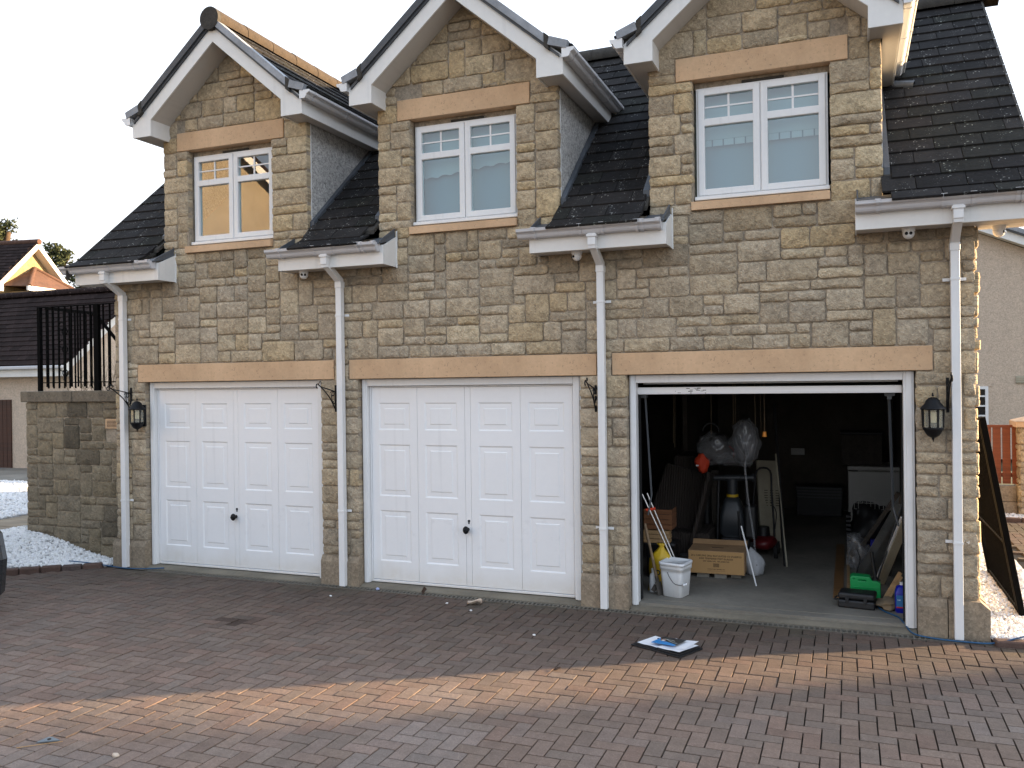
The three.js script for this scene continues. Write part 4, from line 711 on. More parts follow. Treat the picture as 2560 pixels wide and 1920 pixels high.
/* ------------------------------------------------------------------ terrace wall and railing */
{
  const t = thing('terrace_wall', 'damp stained stone terrace wall with flat coping, joined to the garage corner', 'wall', [0, 0, 0]), r = mulberry(91), items = [];
  const x0 = -4.03, x1 = -2.27, z = -0.25;
  const air = [-2.69, -2.475, 1.62, 1.745];
  for (const q of rubble(x0, x1, 0.0, 1.95, [air], r, 0.065, 0.0975, 0.62)) {
    const g = 0.004, cx = (q[0] + q[1]) / 2, cy = (q[2] + q[3]) / 2; let tint = stoneTint(r, 0.52); const m = (tint[0] + tint[1] + tint[2]) / 3; tint = tint.map((v, i) => mix(v, m * [1.14, 1.0, 0.72][i], 0.5));
    const st = sstep(0.24, 0.04, Math.abs(cx + 3.12 + 0.05 * Math.sin(cy * 9))) * sstep(0.9, 1.4, cy) + 0.7 * sstep(0.3, 0.0, Math.hypot(cx + 2.55, cy - 0.45)); tint = tint.map((v) => v * (1 - 0.62 * clamp(st)));
    const geo = stoneGeo([[q[0] + g, q[2] + g], [q[1] - g, q[2] + g], [q[1] - g, q[3] - g], [q[0] + g, q[3] - g]], (u, v, d) => [u, v, z + d], tint, r, 0.06, 0.011, 0.8); if (geo) items.push({ g: geo, score: inView(V(cx, cy, z)) });
  }
  for (const q of rubble(0, 1.4, 0.0, 1.95, [], r, 0.07, 0.0975, 0.6)) { const g = 0.005, geo = stoneGeo([[q[0] + g, q[2] + g], [q[1] - g, q[2] + g], [q[1] - g, q[3] - g], [q[0] + g, q[3] - g]], (u, v, d) => [x0 - d, v, z - u], stoneTint(r, 0.7), r, 0.06, q[0] < 0.02 ? R(0.005, 0.03) : 0.012); if (geo) items.push({ g: geo, score: q[0] < 0.02 ? 1e-6 : 0 }); }
  hang(items, t, M.stone, 300, 'stone', 'stonework');
  obj('mortar', bb(x0 + 0.008, x1, -0.05, 1.95, z - 1.4, z - 0.006), M.mortar, t);
  for (const [a, b] of [[x0 - 0.05, -3.2], [-3.192, x1]]) obj('coping_stone', bb(a, b, 1.952, 2.088, z - 0.42, z + 0.045, 0.012), M.dampstone, t);
  obj('terrace_top', bb(x0, x1, 1.952, 2.03, z - 1.4, z - 0.43), M.slab, t);
  const vent = obj('air_vent', [bb(air[0] + 0.004, air[1] - 0.004, air[2] + 0.004, air[3] - 0.004, z - 0.05, z + 0.012, 0.003)], M.caststone, t), holes = [];
  for (let i = 0; i < 8; i++) for (let j = 0; j < 5; j++) holes.push(bb(air[0] + 0.034 + i * 0.0195, air[0] + 0.045 + i * 0.0195, air[2] + 0.022 + j * 0.017, air[2] + 0.032 + j * 0.017, z + 0.0125, z + 0.0135));
  obj('vent_holes', holes, M.jet, vent);
  const f = thing('railing', 'black wrought iron railing with ring scrolls on top of the terrace wall', 'railing', [0, 0, 0]);
  const yb = 2.088, yt = 3.17, zr = z - 0.16, sx = -0.10;
  for (const [x, w] of [[-3.965, 0.026], [-2.985, 0.04]]) obj('post', bb(x - w, x + w, yb, yt + 0.005, zr - 0.022, zr + 0.022, 0.004), M.blackpaint, f);
  obj('top_rail', bb(-3.965, -2.0, yt - 0.008, yt + 0.004, zr - 0.02, zr + 0.02), M.blackpaint, f); obj('bottom_rail', bb(-3.965, -2.0, 2.19, 2.202, zr - 0.018, zr + 0.018), M.blackpaint, f);
  for (let x = -3.845; x < -2.05; x += 0.1075) if (Math.abs(x + 2.985) > 0.05) obj('baluster', bb(x - 0.008, x + 0.008, 2.14, yt - 0.008, zr - 0.008, zr + 0.008), M.blackpaint, f);
  const ring = (x, y, zz) => new THREE.TorusGeometry(0.05, 0.007, 6, 18).translate(x, y, zz);
  obj('ring_scroll', [2.90, 2.62, 2.34].flatMap((y) => [ring(-2.52, y, zr), ring(-2.46, y - 0.12, zr)]), M.blackpaint, f);
  const h = thing('stair_railing', 'black sloping handrail of the steps behind the terrace railing', 'railing', [0, 0, 0]);
  const z2 = -1.45; const P0 = V(-5.1, 3.29, z2), P1 = V(-4.27, 3.19, z2), P2 = V(-4.12, 3.16, z2), P3 = V(-3.3, 2.34, z2);
  obj('handrail', [sqbar(P0, P1, 0.045, 0.016), sqbar(P1, P2, 0.045, 0.016), sqbar(P2, P3, 0.045, 0.016)], M.blackpaint, h);
  for (let x = -5.05; x < -4.2; x += 0.105) obj('baluster', bb(x - 0.009, x + 0.009, 2.12, mix(3.29, 3.19, (x + 5.1) / 0.83), z2 - 0.009, z2 + 0.009), M.blackpaint, h);
  for (let x = -4.05; x < -3.3; x += 0.16) obj('baluster', bb(x - 0.009, x + 0.009, 1.6, 3.16 - (x + 4.12) * 1.0, z2 - 0.009, z2 + 0.009), M.blackpaint, h);
  obj('post', [bb(-4.09, -4.05, 1.9, 3.12, z2 - 0.012, z2 + 0.012)], M.blackpaint, h);
  obj('ring_scroll', [3.02, 2.76, 2.42].flatMap((y) => [ring(-4.78, y, z2), ring(-4.72, y - 0.08, z2)]), M.blackpaint, h);
  // dry stems behind the railing
  const tw = [], q = mulberry(6); for (let i = 0; i < 90; i++) { const a = mix(-3.95, -2.6, q()), zz = mix(-0.75, -1.2, q()), hgt = 0.12 + q() * 0.42, b = V(a, 2.03, zz), m = V(a + (q() - 0.5) * 0.25, 2.03 + hgt * 0.6, zz + (q() - 0.5) * 0.2), e = V(m.x + (q() - 0.5) * 0.3, 2.03 + hgt, m.z + (q() - 0.5) * 0.15); tw.push(bar(b, m, 0.0045, 4, 0.003), bar(m, e, 0.003, 4, 0.0015)); }
  const sh = thing('dry_shrub', 'dry leafless shrub of thin brown stems behind the terrace railing', 'shrub', [-3.3, 2.03, -1.0]); obj('stems', tw, M.twig, sh).position.set(3.3, -2.03, 1.0);
}
/* ------------------------------------------------------------------ fittings on the front */
function lantern(x, label) {
  const t = thing('wall_lantern', label, 'lantern', [x, 1.80, 0.02], 'half lanterns on the garage piers'), zc = 0.085;
  const lathe = (pts) => new THREE.LatheGeometry(pts.map((p) => new THREE.Vector2(...p)), 8).rotateY(Math.PI / 8).translate(0, 0, zc);
  obj('back_plate', [bb(-0.045, 0.045, -0.13, 0.12, -0.012, 0.006, 0.004), bb(-0.02, 0.02, -0.03, 0.03, 0.0, 0.05)], M.iron, t);
  obj('lamp_roof', lathe([[0.003, 0.166], [0.03, 0.160], [0.052, 0.140], [0.064, 0.115], [0.088, 0.088], [0.100, 0.074], [0.098, 0.066], [0.08, 0.066], [0.003, 0.066]]), M.iron, t);
  obj('finial', [new THREE.SphereGeometry(0.009, 10, 8).translate(0, 0.178, zc), cyl(0.005, 0.007, 0.02, 8).translate(0, 0.190, zc)], M.iron, t);
  const bars = [], n = 8; for (let i = 0; i < n; i++) { const a = (i + 0.5) / n * Math.PI * 2; bars.push(sqbar(V(Math.cos(a) * 0.076, -0.078, zc + Math.sin(a) * 0.076), V(Math.cos(a) * 0.082, 0.066, zc + Math.sin(a) * 0.082), 0.012, 0.012, -a)); }
  obj('cage', bars, M.iron, t);
  for (let i = 0; i < n; i++) { const a = (i + 1) / n * Math.PI * 2, rr = 0.0715; obj('lamp_pane', new THREE.PlaneGeometry(0.05, 0.142).rotateY(Math.PI / 2 - a).translate(Math.cos(a) * rr, -0.006, zc + Math.sin(a) * rr), M.lampglass, t); }
  obj('lamp_base', lathe([[0.003, -0.076], [0.079, -0.076], [0.082, -0.088], [0.074, -0.098], [0.066, -0.112], [0.048, -0.140], [0.02, -0.158], [0.003, -0.160]]), M.iron, t);
  obj('finial', [new THREE.SphereGeometry(0.011, 10, 8).translate(0, -0.166, zc), cyl(0.007, 0.003, 0.024, 8).translate(0, -0.180, zc)], M.iron, t);
  obj('bulb', [cyl(0.026, 0.026, 0.075, 14).translate(0, 0.0, zc), new THREE.SphereGeometry(0.026, 14, 10).translate(0, 0.0375, zc)], M.bulb, t); obj('bulb_holder', cyl(0.022, 0.024, 0.045, 12).translate(0, -0.055, zc), M.iron, t);
}
lantern(-1.835, 'black half lantern between the downpipe and the first closed white door');
lantern(6.395, 'black half lantern on the pier beside the open garage');
function bracket(x, label) {
  const t = thing('basket_bracket', label, 'bracket', [x, 1.98, 0.02], 'scrolled iron brackets for hanging baskets');
  const spiral = (cy, cz, r0, r1, a0, a1, n = 14) => Array.from({ length: n }, (_, i) => { const k = i / (n - 1), a = mix(a0, a1, k), r = mix(r0, r1, k); return V(0, cy + Math.sin(a) * r, cz + Math.cos(a) * r); });
  obj('wall_bar', bb(-0.011, 0.011, -0.14, 0.14, -0.012, 0.004, 0.004), M.iron, t);
  const w = 0.0062;
  obj('arm', [tube([V(0, 0.07, 0.0), V(0, 0.10, 0.14), V(0, 0.125, 0.27)], w, 12), tube([V(0, -0.12, 0.0), V(0, 0.02, 0.12), V(0, 0.125, 0.27)], w, 14)], M.iron, t);
  obj('hook', [tube([V(0, 0.125, 0.265), V(0, 0.142, 0.30), V(0, 0.155, 0.322), V(0, 0.145, 0.345), V(0, 0.12, 0.345), V(0, 0.112, 0.325)], w, 20), tube(spiral(0.158, 0.275, 0.03, 0.008, -1.2, 4.2), 0.0045, 20)], M.iron, t);
  obj('scroll', [tube(spiral(0.045, 0.055, 0.042, 0.010, 0.4, 5.6), 0.005, 26), tube(spiral(-0.035, 0.035, 0.026, 0.008, 2.4, 7.4), 0.005, 22), tube([V(0, 0.085, 0.055), V(0, 0.02, 0.075), V(0, -0.045, 0.055)], 0.005, 10)], M.iron, t);
}
bracket(-2.01, 'black scrolled basket bracket beside the lantern nearest the terrace wall');
bracket(0.775, 'black scrolled basket bracket on the pier between the two closed doors');
bracket(3.590, 'black scrolled basket bracket between a closed door and the open garage');
bracket(6.510, 'black scrolled basket bracket seen edge on above the lantern of the open garage');
function dome(x, z, label, yaw) {
  const t = thing('security_camera', label, 'camera', [x, 3.322, z], 'white dome cameras under the eaves');
  obj('mount', [cyl(0.052, 0.048, 0.03, 20).translate(0, -0.015, 0)], M.upvc, t);
  const head = obj('camera_head', [new THREE.SphereGeometry(0.045, 20, 14).translate(0, -0.045, 0)], M.upvc, t); head.rotation.y = yaw;
  obj('lens', [cyl(0.0125, 0.0125, 0.012, 14).rotateX(Math.PI / 2 - 0.15).translate(-0.016, -0.05, 0.040), cyl(0.0125, 0.0125, 0.012, 14).rotateX(Math.PI / 2 - 0.15).translate(0.016, -0.05, 0.040)], M.darkglass, head);
}
dome(0.485, 0.14, 'white dome camera under the short eave between the first two gables', 0.5);
dome(3.462, 0.14, 'white dome camera under the short eave beside the third gable, turned away', -0.9);
dome(6.232, 0.14, 'white dome camera under the long eave above the open garage pier', -0.05);
dome(6.90, -0.08, 'white dome camera under the roof overhang round the end corner', 1.2);
const bh = (name, label, pts, rad) => obj(name, tube(pts.map((p) => V(...p)), rad, 90, 7), M.bluehose, null, { label, category: 'hose' });
bh('hose', 'blue hose trailing from the open garage across the drain to the gravel', [[5.99, 0.10, -0.75], [6.0, 0.094, -0.52], [6.06, 0.093, -0.38], [6.14, 0.091, -0.27], [6.19, 0.072, -0.08], [6.24, 0.046, 0.05], [6.38, 0.042, 0.12], [6.62, 0.042, 0.145], [6.8, 0.05, 0.14], [7.02, 0.11, 0.09], [7.16, 0.10, -0.05], [7.5, 0.06, -0.45]], 0.0065);
bh('hose', 'blue hose end lying over the drain by the terrace gravel', [[-2.75, 0.10, 0.25], [-2.5, 0.075, 0.17], [-2.25, 0.045, 0.12], [-2.0, 0.04, 0.13], [-1.75, 0.045, 0.10], [-1.55, 0.05, 0.02]], 0.0065);
/* ------------------------------------------------------------------ things in the open garage */
const F = 0.085;                                                  // garage floor
const loft = (rings, cap = true) => { // rings of equal length arrays of Vector3
  const pos = [], n = rings[0].length, t = (a, b, c) => pos.push(a.x, a.y, a.z, b.x, b.y, b.z, c.x, c.y, c.z);
  for (let i = 0; i + 1 < rings.length; i++) for (let k = 0; k < n; k++) { const j = (k + 1) % n; t(rings[i][k], rings[i][j], rings[i + 1][j]); t(rings[i][k], rings[i + 1][j], rings[i + 1][k]); }
  if (cap) for (const r of [rings[0], rings[rings.length - 1]]) { const c = r.reduce((a, b) => a.add(b), V()).divideScalar(n); for (let k = 0; k < n; k++) t(c, r[k], r[(k + 1) % n]); }
  const g = new THREE.BufferGeometry(); g.setAttribute('position', new THREE.Float32BufferAttribute(pos, 3)); g.computeVertexNormals(); return g;
};
function smooth(g) { // shared normals on coincident corners
  const p = g.attributes.position, n = g.attributes.normal, m = {}; const key = (i) => `${p.getX(i).toFixed(4)},${p.getY(i).toFixed(4)},${p.getZ(i).toFixed(4)}`;
  for (let i = 0; i < p.count; i++) { const k = key(i), v = m[k] ??= V(); v.x += n.getX(i); v.y += n.getY(i); v.z += n.getZ(i); }
  for (let i = 0; i < p.count; i++) { const v = m[key(i)], l = v.length() || 1; n.setXYZ(i, v.x / l, v.y / l, v.z / l); } return g;
}
const rsq = (y, hx, hz, rad, n = 6) => { const out = []; for (const [sx, sz, a0] of [[1, 1, 0], [-1, 1, 1], [-1, -1, 2], [1, -1, 3]]) for (let i = 0; i <= n; i++) { const a = (a0 + i / n) * Math.PI / 2; out.push(V(sx * (hx - rad) + Math.cos(a) * rad, y, sz * (hz - rad) + Math.sin(a) * rad)); } return out; };
function blob(rx, ry, rz, amp, seed, fq = 3, det = 4) { // lumpy rounded form
  const g = new THREE.IcosahedronGeometry(1, det), p = g.attributes.position, r = mulberry(seed), ph = Array.from({ length: 12 }, () => r() * 6.28);
  for (let i = 0; i < p.count; i++) { const x = p.getX(i), y = p.getY(i), z = p.getZ(i), d = 1 + amp * (Math.sin(fq * x + ph[0]) * Math.sin(fq * 1.3 * y + ph[1]) + 0.6 * Math.sin(fq * 2.1 * z + ph[2] + x * 2) * Math.sin(fq * 2.4 * x + ph[3]) + 0.4 * Math.sin(fq * 4.6 * y + ph[4] + z * 3) * Math.sin(fq * 4.1 * z + ph[5] + x * 4)); p.setXYZ(i, x * rx * d, y * ry * d, z * rz * d); }
  g.computeVertexNormals(); return smooth(clean(g));
}
function printed(w, h, draw, px = 512) { const c = document.createElement('canvas'); c.width = px; c.height = Math.round(px * h / w); const x = c.getContext('2d'); draw(x, c.width, c.height); const t = new THREE.CanvasTexture(c); t.colorSpace = THREE.SRGBColorSpace; return t; }
const quad = (w, h) => new THREE.PlaneGeometry(w, h);
function put(name, label, category, pos, group) { return thing(name, label, category, pos, group); }
{ // bucket
  const t = put('bucket', 'square white plastic bucket with lid and wire handle, just inside the open garage', 'bucket', [4.225, F, -0.44]); t.rotation.y = -0.28;
  obj('tub', smooth(loft([[0, 0.088, 0.03], [0.004, 0.098, 0.035], [0.22, 0.112, 0.035], [0.255, 0.113, 0.035], [0.256, 0.120, 0.035], [0.30, 0.121, 0.035], [0.303, 0.115, 0.035]].map(([y, h, r]) => rsq(y, h, h, r)))), M.bucket, t);
  obj('lid', smooth(loft([[0.303, 0.117, 0.035], [0.304, 0.128, 0.04], [0.324, 0.129, 0.04], [0.330, 0.123, 0.04], [0.330, 0.108, 0.035], [0.322, 0.102, 0.03]].map(([y, h, r]) => rsq(y, h, h, r)))), M.bucket, t).rotation.set(0.03, 0.05, -0.015);
  obj('wire_handle', tube([V(-0.03, 0.235, 0.118), V(0.0, 0.19, 0.128), V(0.055, 0.14, 0.138), V(0.11, 0.125, 0.10), V(0.135, 0.13, 0.06)], 0.0028, 24), M.iron, t); obj('grip', bar(V(0.118, 0.127, 0.095), V(0.136, 0.131, 0.055), 0.011, 10), M.bucket, t);
}
{ // cardboard box
  const t = put('cardboard_box', 'brown cardboard carton printed with pint glass lettering, raised on blocks', 'box', [4.48, F, -1.43]); t.rotation.y = 0.03;
  const w = 0.565, h = 0.235, d = 0.36, y0 = 0.045;
  obj('carton', [bb(-w / 2, w / 2, y0, y0 + h, -d / 2, d / 2, 0.004)], M.cardboard, t);
  obj('flap', [sqbar(V(0.0, y0 + h + 0.004, -d / 2 + 0.01), V(0.0, y0 + h + 0.045, -d / 2 - 0.05), w, 0.004), bb(-0.085, 0.085, y0 + h + 0.0005, y0 + h + 0.002, -0.03, 0.03)], M.cardboard, t);
  obj('hand_hole', bb(-0.06, 0.06, y0 + h + 0.0025, y0 + h + 0.0035, -0.012, 0.012), M.jet, t);
  const ink = (x, W, H) => { x.fillStyle = '#b08a5a'; x.fillRect(0, 0, W, H); x.fillStyle = '#3a2a1c'; x.textAlign = 'center'; x.font = `bold ${H * 0.115}px sans-serif`; x.fillText('24 x CARLING 20oz NUCLEATED CE STAMPED', W / 2, H * 0.24, W * 0.92); x.fillText('AND TEMPERED PINT GLASSES', W / 2, H * 0.37, W * 0.62); x.font = `bold ${H * 0.09}px sans-serif`; x.fillText('SAP 2000/195   MC2000/195', W / 2, H * 0.48); for (let i = 0; i < 15; i++) x.fillRect(W * 0.45 + i * W * 0.0072, H * 0.54, W * (i % 3 ? 0.0034 : 0.005), H * 0.17); x.font = `bold ${H * 0.06}px sans-serif`; x.fillText('ALWAYS PACK BEFORE USE', W / 2, H * 0.83); x.font = `${H * 0.04}px sans-serif`; x.fillText('to be kept dry, handle with care, this way up', W / 2, H * 0.90); };
  const pm = new THREE.MeshStandardMaterial({ roughness: 0.85, map: printed(w, h, ink, 1024) }); pm.name = 'carton_print'; pm.color.setRGB(0.98, 0.98, 0.98);
  const fr = new THREE.Mesh(quad(w - 0.012, h - 0.012).translate(0, y0 + h / 2, d / 2 + 0.0012), pm); fr.name = 'print'; t.add(fr);
  obj('block', [bb(-0.2, -0.08, 0, 0.044, 0.02, 0.15), bb(-0.02, 0.10, 0, 0.044, 0.04, 0.16), bb(0.14, 0.24, 0, 0.044, -0.1, 0.1)], M.concrete, t);
}
{ // yellow sack with twisted neck
  const t = put('yellow_sack', 'bright yellow plastic sack with black printing, behind the white bucket', 'sack', [4.035, F, -0.57]), r = mulberry(12), rings = [];
  for (let j = 0; j <= 16; j++) { const v = j / 16, y = v * 0.46, w = v < 0.7 ? mix(0.098, 0.105, Math.sin(v * 3)) : mix(0.105, 0.02, sstep(0.68, 0.95, v)) + (v > 0.96 ? 0.025 : 0), d = w * 0.72, ring = []; for (let k = 0; k < 28; k++) { const a = k / 28 * 6.283, f = 1 + (0.05 + 0.28 * sstep(0.55, 0.9, v)) * Math.sin(a * 7 + j * 0.8) * 0.5 + 0.06 * Math.sin(a * 3 + v * 9); ring.push(V(Math.cos(a) * w * f + v * 0.03, y, Math.sin(a) * d * f)); } rings.push(ring); }
  obj('sack', smooth(loft(rings)), M.yellow, t);
  const pm = new THREE.MeshStandardMaterial({ roughness: 0.5, transparent: false, map: printed(0.09, 0.24, (x, W, H) => { x.fillStyle = '#c39a10'; x.fillRect(0, 0, W, H); x.strokeStyle = '#1c1a12'; x.lineWidth = W * 0.16; x.beginPath(); x.arc(W * 0.5, H * 0.16, W * 0.26, 0, 7); x.stroke(); x.save(); x.translate(W * 0.64, H * 0.94); x.rotate(-Math.PI / 2); x.fillStyle = '#1c1a12'; x.font = `bold ${W * 0.42}px sans-serif`; x.fillText('CEMENT', 0, 0, H * 0.6); x.restore(); }, 128) }); pm.name = 'sack_print';
  const m = new THREE.Mesh(new THREE.CylinderGeometry(0.101, 0.101, 0.21, 10, 1, true, -0.42, 0.84).scale(1, 1, 0.78).translate(0.005, 0.12, 0.006), pm); m.name = 'print'; t.add(m);
}
obj('white_bottle', [new THREE.LatheGeometry([[0.001, 0], [0.036, 0], [0.038, 0.01], [0.037, 0.15], [0.03, 0.175], [0.016, 0.185], [0.016, 0.20]].map((p) => new THREE.Vector2(...p)), 18), cyl(0.019, 0.019, 0.03, 14).translate(0, 0.21, 0)], M.bucket, null, { label: 'slim white plastic bottle standing between the spade handle and frame', category: 'bottle' }).position.set(3.995, F, -0.50);
{
  const t = put('spade', 'wooden handled spade with rusty head, leaning inside the garage door frame', 'spade', [4.06, F, -0.42]);
  obj('handle', bar(V(-0.135, 0.66, -0.05), V(0.0, 0.09, 0.0), 0.014, 8, 0.015), M.wood, t);
  obj('head', [sqbar(V(-0.002, 0.12, 0.0), V(0.03, 0.0, 0.03), 0.075, 0.012, 0.6, 0.004), bar(V(-0.02, 0.17, -0.01), V(0.002, 0.08, 0.003), 0.018, 8), sqbar(V(-0.02, 0.085, 0.0), V(-0.05, 0.03, 0.02), 0.05, 0.012, 0.4, 0.004)], M.grime, t);
}
{
  const t = put('extension_pole', 'two silver extending poles joined by a red clamp, leaning above the bucket', 'pole', [4.2, F, -0.6]);
  obj('pole', [bar(V(-0.305, 0.94, 0.10), V(0.09, 0.02, -0.02), 0.0085, 8)], M.alu, t); obj('pole', [bar(V(-0.262, 0.95, 0.08), V(0.075, 0.08, -0.04), 0.0085, 8)], M.alu, t);
  obj('clamp', [bar(V(-0.275, 0.785, 0.085), V(-0.185, 0.80, 0.06), 0.014, 8)], M.redcloth, t);
}
{
  const t = put('wooden_crate', 'orange-brown wooden crate on top of a dark stack at the left of the garage', 'crate', [3.93, 0.6, -1.15]);
  for (let i = 0; i < 4; i++) { obj('slat', bb(-0.14, 0.15, i * 0.052, i * 0.052 + 0.046, 0.12, 0.128), M.crate, t); obj('slat', bb(0.142, 0.15, i * 0.052, i * 0.052 + 0.046, -0.12, 0.119), M.crate, t); }
  obj('corner_post', [bb(0.125, 0.14, 0, 0.205, 0.105, 0.1195), bb(-0.14, -0.125, 0, 0.205, 0.105, 0.1195)], M.crate, t); obj('bottom', bb(-0.14, 0.14, 0, 0.01, -0.12, 0.11), M.crate, t);
  const s = put('timber_offcuts', 'short pale timber offcuts below the wooden crate', 'timber', [3.93, 0.50, -1.1]);
  [[0, 0, 0.2], [0.02, 0.045, 0.16], [-0.02, -0.045, 0.23]].forEach(([x, y, l]) => obj('timber', bb(-0.15, x + l * 0.6, y, y + 0.04, -0.06, 0.06, 0.003), M.pine, s));
  const k = put('plastic_tub', 'dark plastic storage tub under the timber offcuts', 'tub', [3.94, F, -1.2]); obj('tub', smooth(loft([[0, 0.13, 0.03], [0.33, 0.15, 0.03], [0.335, 0.165, 0.03], [0.365, 0.165, 0.03]].map(([y, h, r]) => rsq(y, h, h * 0.9, r)))), M.blackplastic, k);
}
{ // dark wicker seat with its back leaning
  const t = put('wicker_chair', 'dark brown woven wicker armchair behind the cardboard box', 'chair', [4.0, F, -2.0]);
  obj('seat', bb(-0.28, 0.34, 0.0, 0.36, -0.45, 0.22, 0.03), M.wicker, t);
  obj('backrest', sqbar(V(-0.16, 0.36, -0.1), V(0.02, 1.0, -0.36), 0.52, 0.09, 0, 0.03), M.wicker, t);
  obj('arm', sqbar(V(0.12, 0.10, 0.16), V(0.33, 1.0, -0.02), 0.05, 0.30, 0, 0.02), M.wicker, t);
  const s = put('wicker_sofa', 'dark wicker sofa section standing on end against the side of the garage', 'sofa', [3.95, F, -2.75]); obj('seat_section', bb(-0.12, 0.22, 0, 1.15, -0.4, 0.3, 0.04), M.wicker, s); obj('cushion', bb(0.221, 0.29, 0.1, 1.05, -0.36, 0.26, 0.03), M.blackplastic, s);
}
{ const e = put('rolled_mat', 'dark rolled mat standing behind the wicker chair', 'mat', [4.28, F, -2.75]); obj('roll', [cyl(0.09, 0.09, 0.95, 16).translate(0, 0.475, 0), cyl(0.075, 0.075, 0.01, 16).translate(0, 0.955, 0)], M.grime, e); e.rotation.z = 0.06;
  const h = put('garden_hose', 'coil of dark green garden hose on the floor by the wicker chair', 'hose', [4.02, F + 0.02, -0.98]); obj('coil', [0, 1, 2].map((i) => new THREE.TorusGeometry(0.12 - i * 0.004, 0.011, 8, 28).rotateX(Math.PI / 2).translate(0.01 * i, i * 0.02, 0.005 * i)), M.rubber, h);
  const p = put('paint_tin', 'small paint tin with a drip stained side beside the coiled hose', 'tin', [4.12, F, -1.62]); obj('tin', [cyl(0.07, 0.07, 0.15, 20).translate(0, 0.075, 0)], M.grime, p); obj('rim', new THREE.TorusGeometry(0.069, 0.005, 6, 24).rotateX(Math.PI / 2).translate(0, 0.151, 0), M.armsteel, p); }
{ // sheeted machine and the hanging bundles
  const rb = mulberry(44);
  const t = put('garden_machine', 'dark grey machine with cylindrical crossbar, yellow collar and rounded motor body', 'machine', [4.54, F, -2.2]);
  obj('crossbar', [bar(V(-0.26, 0.925, 0), V(-0.09, 0.93, 0), 0.032, 16), bar(V(-0.085, 0.93, 0), V(0.095, 0.935, 0), 0.036, 16), bar(V(0.10, 0.935, 0), V(0.22, 0.94, 0), 0.032, 16), cyl(0.045, 0.045, 0.03, 16).rotateZ(Math.PI / 2).translate(0.225, 0.94, 0)], M.greyplastic, t);
  obj('neck', cyl(0.058, 0.055, 0.19, 18).translate(0, 0.825, 0.0), M.greyplastic, t); obj('collar', cyl(0.066, 0.066, 0.028, 20).translate(0, 0.735, 0), M.yellow, t);
  obj('body', smooth(loft([[0.28, 0.10, 0.03], [0.32, 0.135, 0.04], [0.52, 0.13, 0.05], [0.66, 0.10, 0.05], [0.725, 0.062, 0.05]].map(([y, h, q]) => rsq(y, h, h * 0.9, q)))), M.greyplastic, t);
  obj('side_housing', bb(0.13, 0.27, 0.26, 0.64, -0.1, 0.1, 0.04), M.blackplastic, t); obj('frame', [bar(V(-0.17, 0.0, 0.05), V(-0.15, 0.9, 0.0), 0.016), bar(V(0.18, 0.0, 0.05), V(0.15, 0.9, 0.0), 0.016), bar(V(0.10, 0.15, 0.14), V(0.08, 0.58, 0.14), 0.012)], M.blackplastic, t);
  for (const s of [-1, 1]) obj('wheel', new THREE.TorusGeometry(0.085, 0.03, 10, 22).rotateY(Math.PI / 2).translate(s * 0.2, 0.11, 0.02), M.rubber, t); obj('motor', bb(-0.12, 0.12, 0.08, 0.28, -0.12, 0.12, 0.03), M.blackplastic, t);
  const p = put('wrapped_bundle', 'pear shaped bundle wrapped in clear film with a long twisted tail', 'bundle', [4.73, 1.44, -1.8]);
  obj('core', blob(0.125, 0.22, 0.11, 0.10, 3, 3), M.greyplastic, p); obj('film_wrap', [blob(0.158, 0.262, 0.135, 0.11, 5, 6.5, 6)], M.film, p);
  obj('film_tail', [tube([V(0.03, -0.12, 0.13), V(0.01, -0.22, 0.12), V(0.02, -0.42, 0.1), V(0.045, -0.70, 0.08), V(0.08, -1.0, 0.02), V(0.09, -1.2, -0.02)], 0.012, 50, 6)], M.film, p);
  const pl = []; for (let i = 0; i < 9; i++) { const a = rb() * 1.8 - 0.9; pl.push(tube([V(0.03 + Math.sin(a) * 0.02, -0.13, 0.135), V(Math.sin(a) * 0.09, -0.03 + rb() * 0.06, 0.145 * Math.cos(a * 0.7)), V(Math.sin(a) * 0.14, 0.10 + rb() * 0.1, 0.115 * Math.cos(a))], 0.0022, 12, 4)); } obj('film_pleats', pl, M.film, p);
  const q = put('wrapped_chair', 'black folded chair wrapped in shiny clear film, hanging beside the pear shaped bundle', 'chair', [4.36, 1.34, -2.2]);
  obj('core', [blob(0.20, 0.17, 0.09, 0.08, 9, 2.4), bb(0.0, 0.34, -0.18, 0.02, -0.06, 0.05, 0.03)], M.blackplastic, q); obj('film_wrap', [blob(0.215, 0.185, 0.105, 0.12, 19, 7, 5), blob(0.20, 0.10, 0.10, 0.14, 29, 8, 5).translate(0.2, -0.09, 0.01)], M.film, q);
  obj('handle', new THREE.TorusGeometry(0.09, 0.012, 8, 24, Math.PI).translate(-0.05, 0.2, 0), M.blackplastic, q);
  const cords = put('hanging_cords', 'thin cords hanging from the garage ceiling above the wrapped bundles', 'cords', [4.5, 2.4, -1.9]);
  obj('cord', [[-0.62, -1.0, -0.3], [-0.60, -1.05, -0.28], [-0.18, -0.9, -0.25], [0.12, -0.75, 0.0], [0.10, -0.76, 0.02], [0.36, -1.0, -0.3], [0.33, -0.9, 0]].map(([x, y, z]) => bar(V(x * 0.97, 0.02, z), V(x, y, z), 0.0035, 5)), M.twig, cords);
  const b = put('orange_bag', 'bright orange-red cloth bag hanging behind the dark wicker chair', 'bag', [4.215, 1.18, -2.15]); obj('bag', blob(0.075, 0.10, 0.05, 0.2, 8, 2.6), M.redcloth, b); obj('pale_edge', bb(-0.06, -0.03, -0.03, -0.015, 0.055, 0.06), M.sheet, b);
}
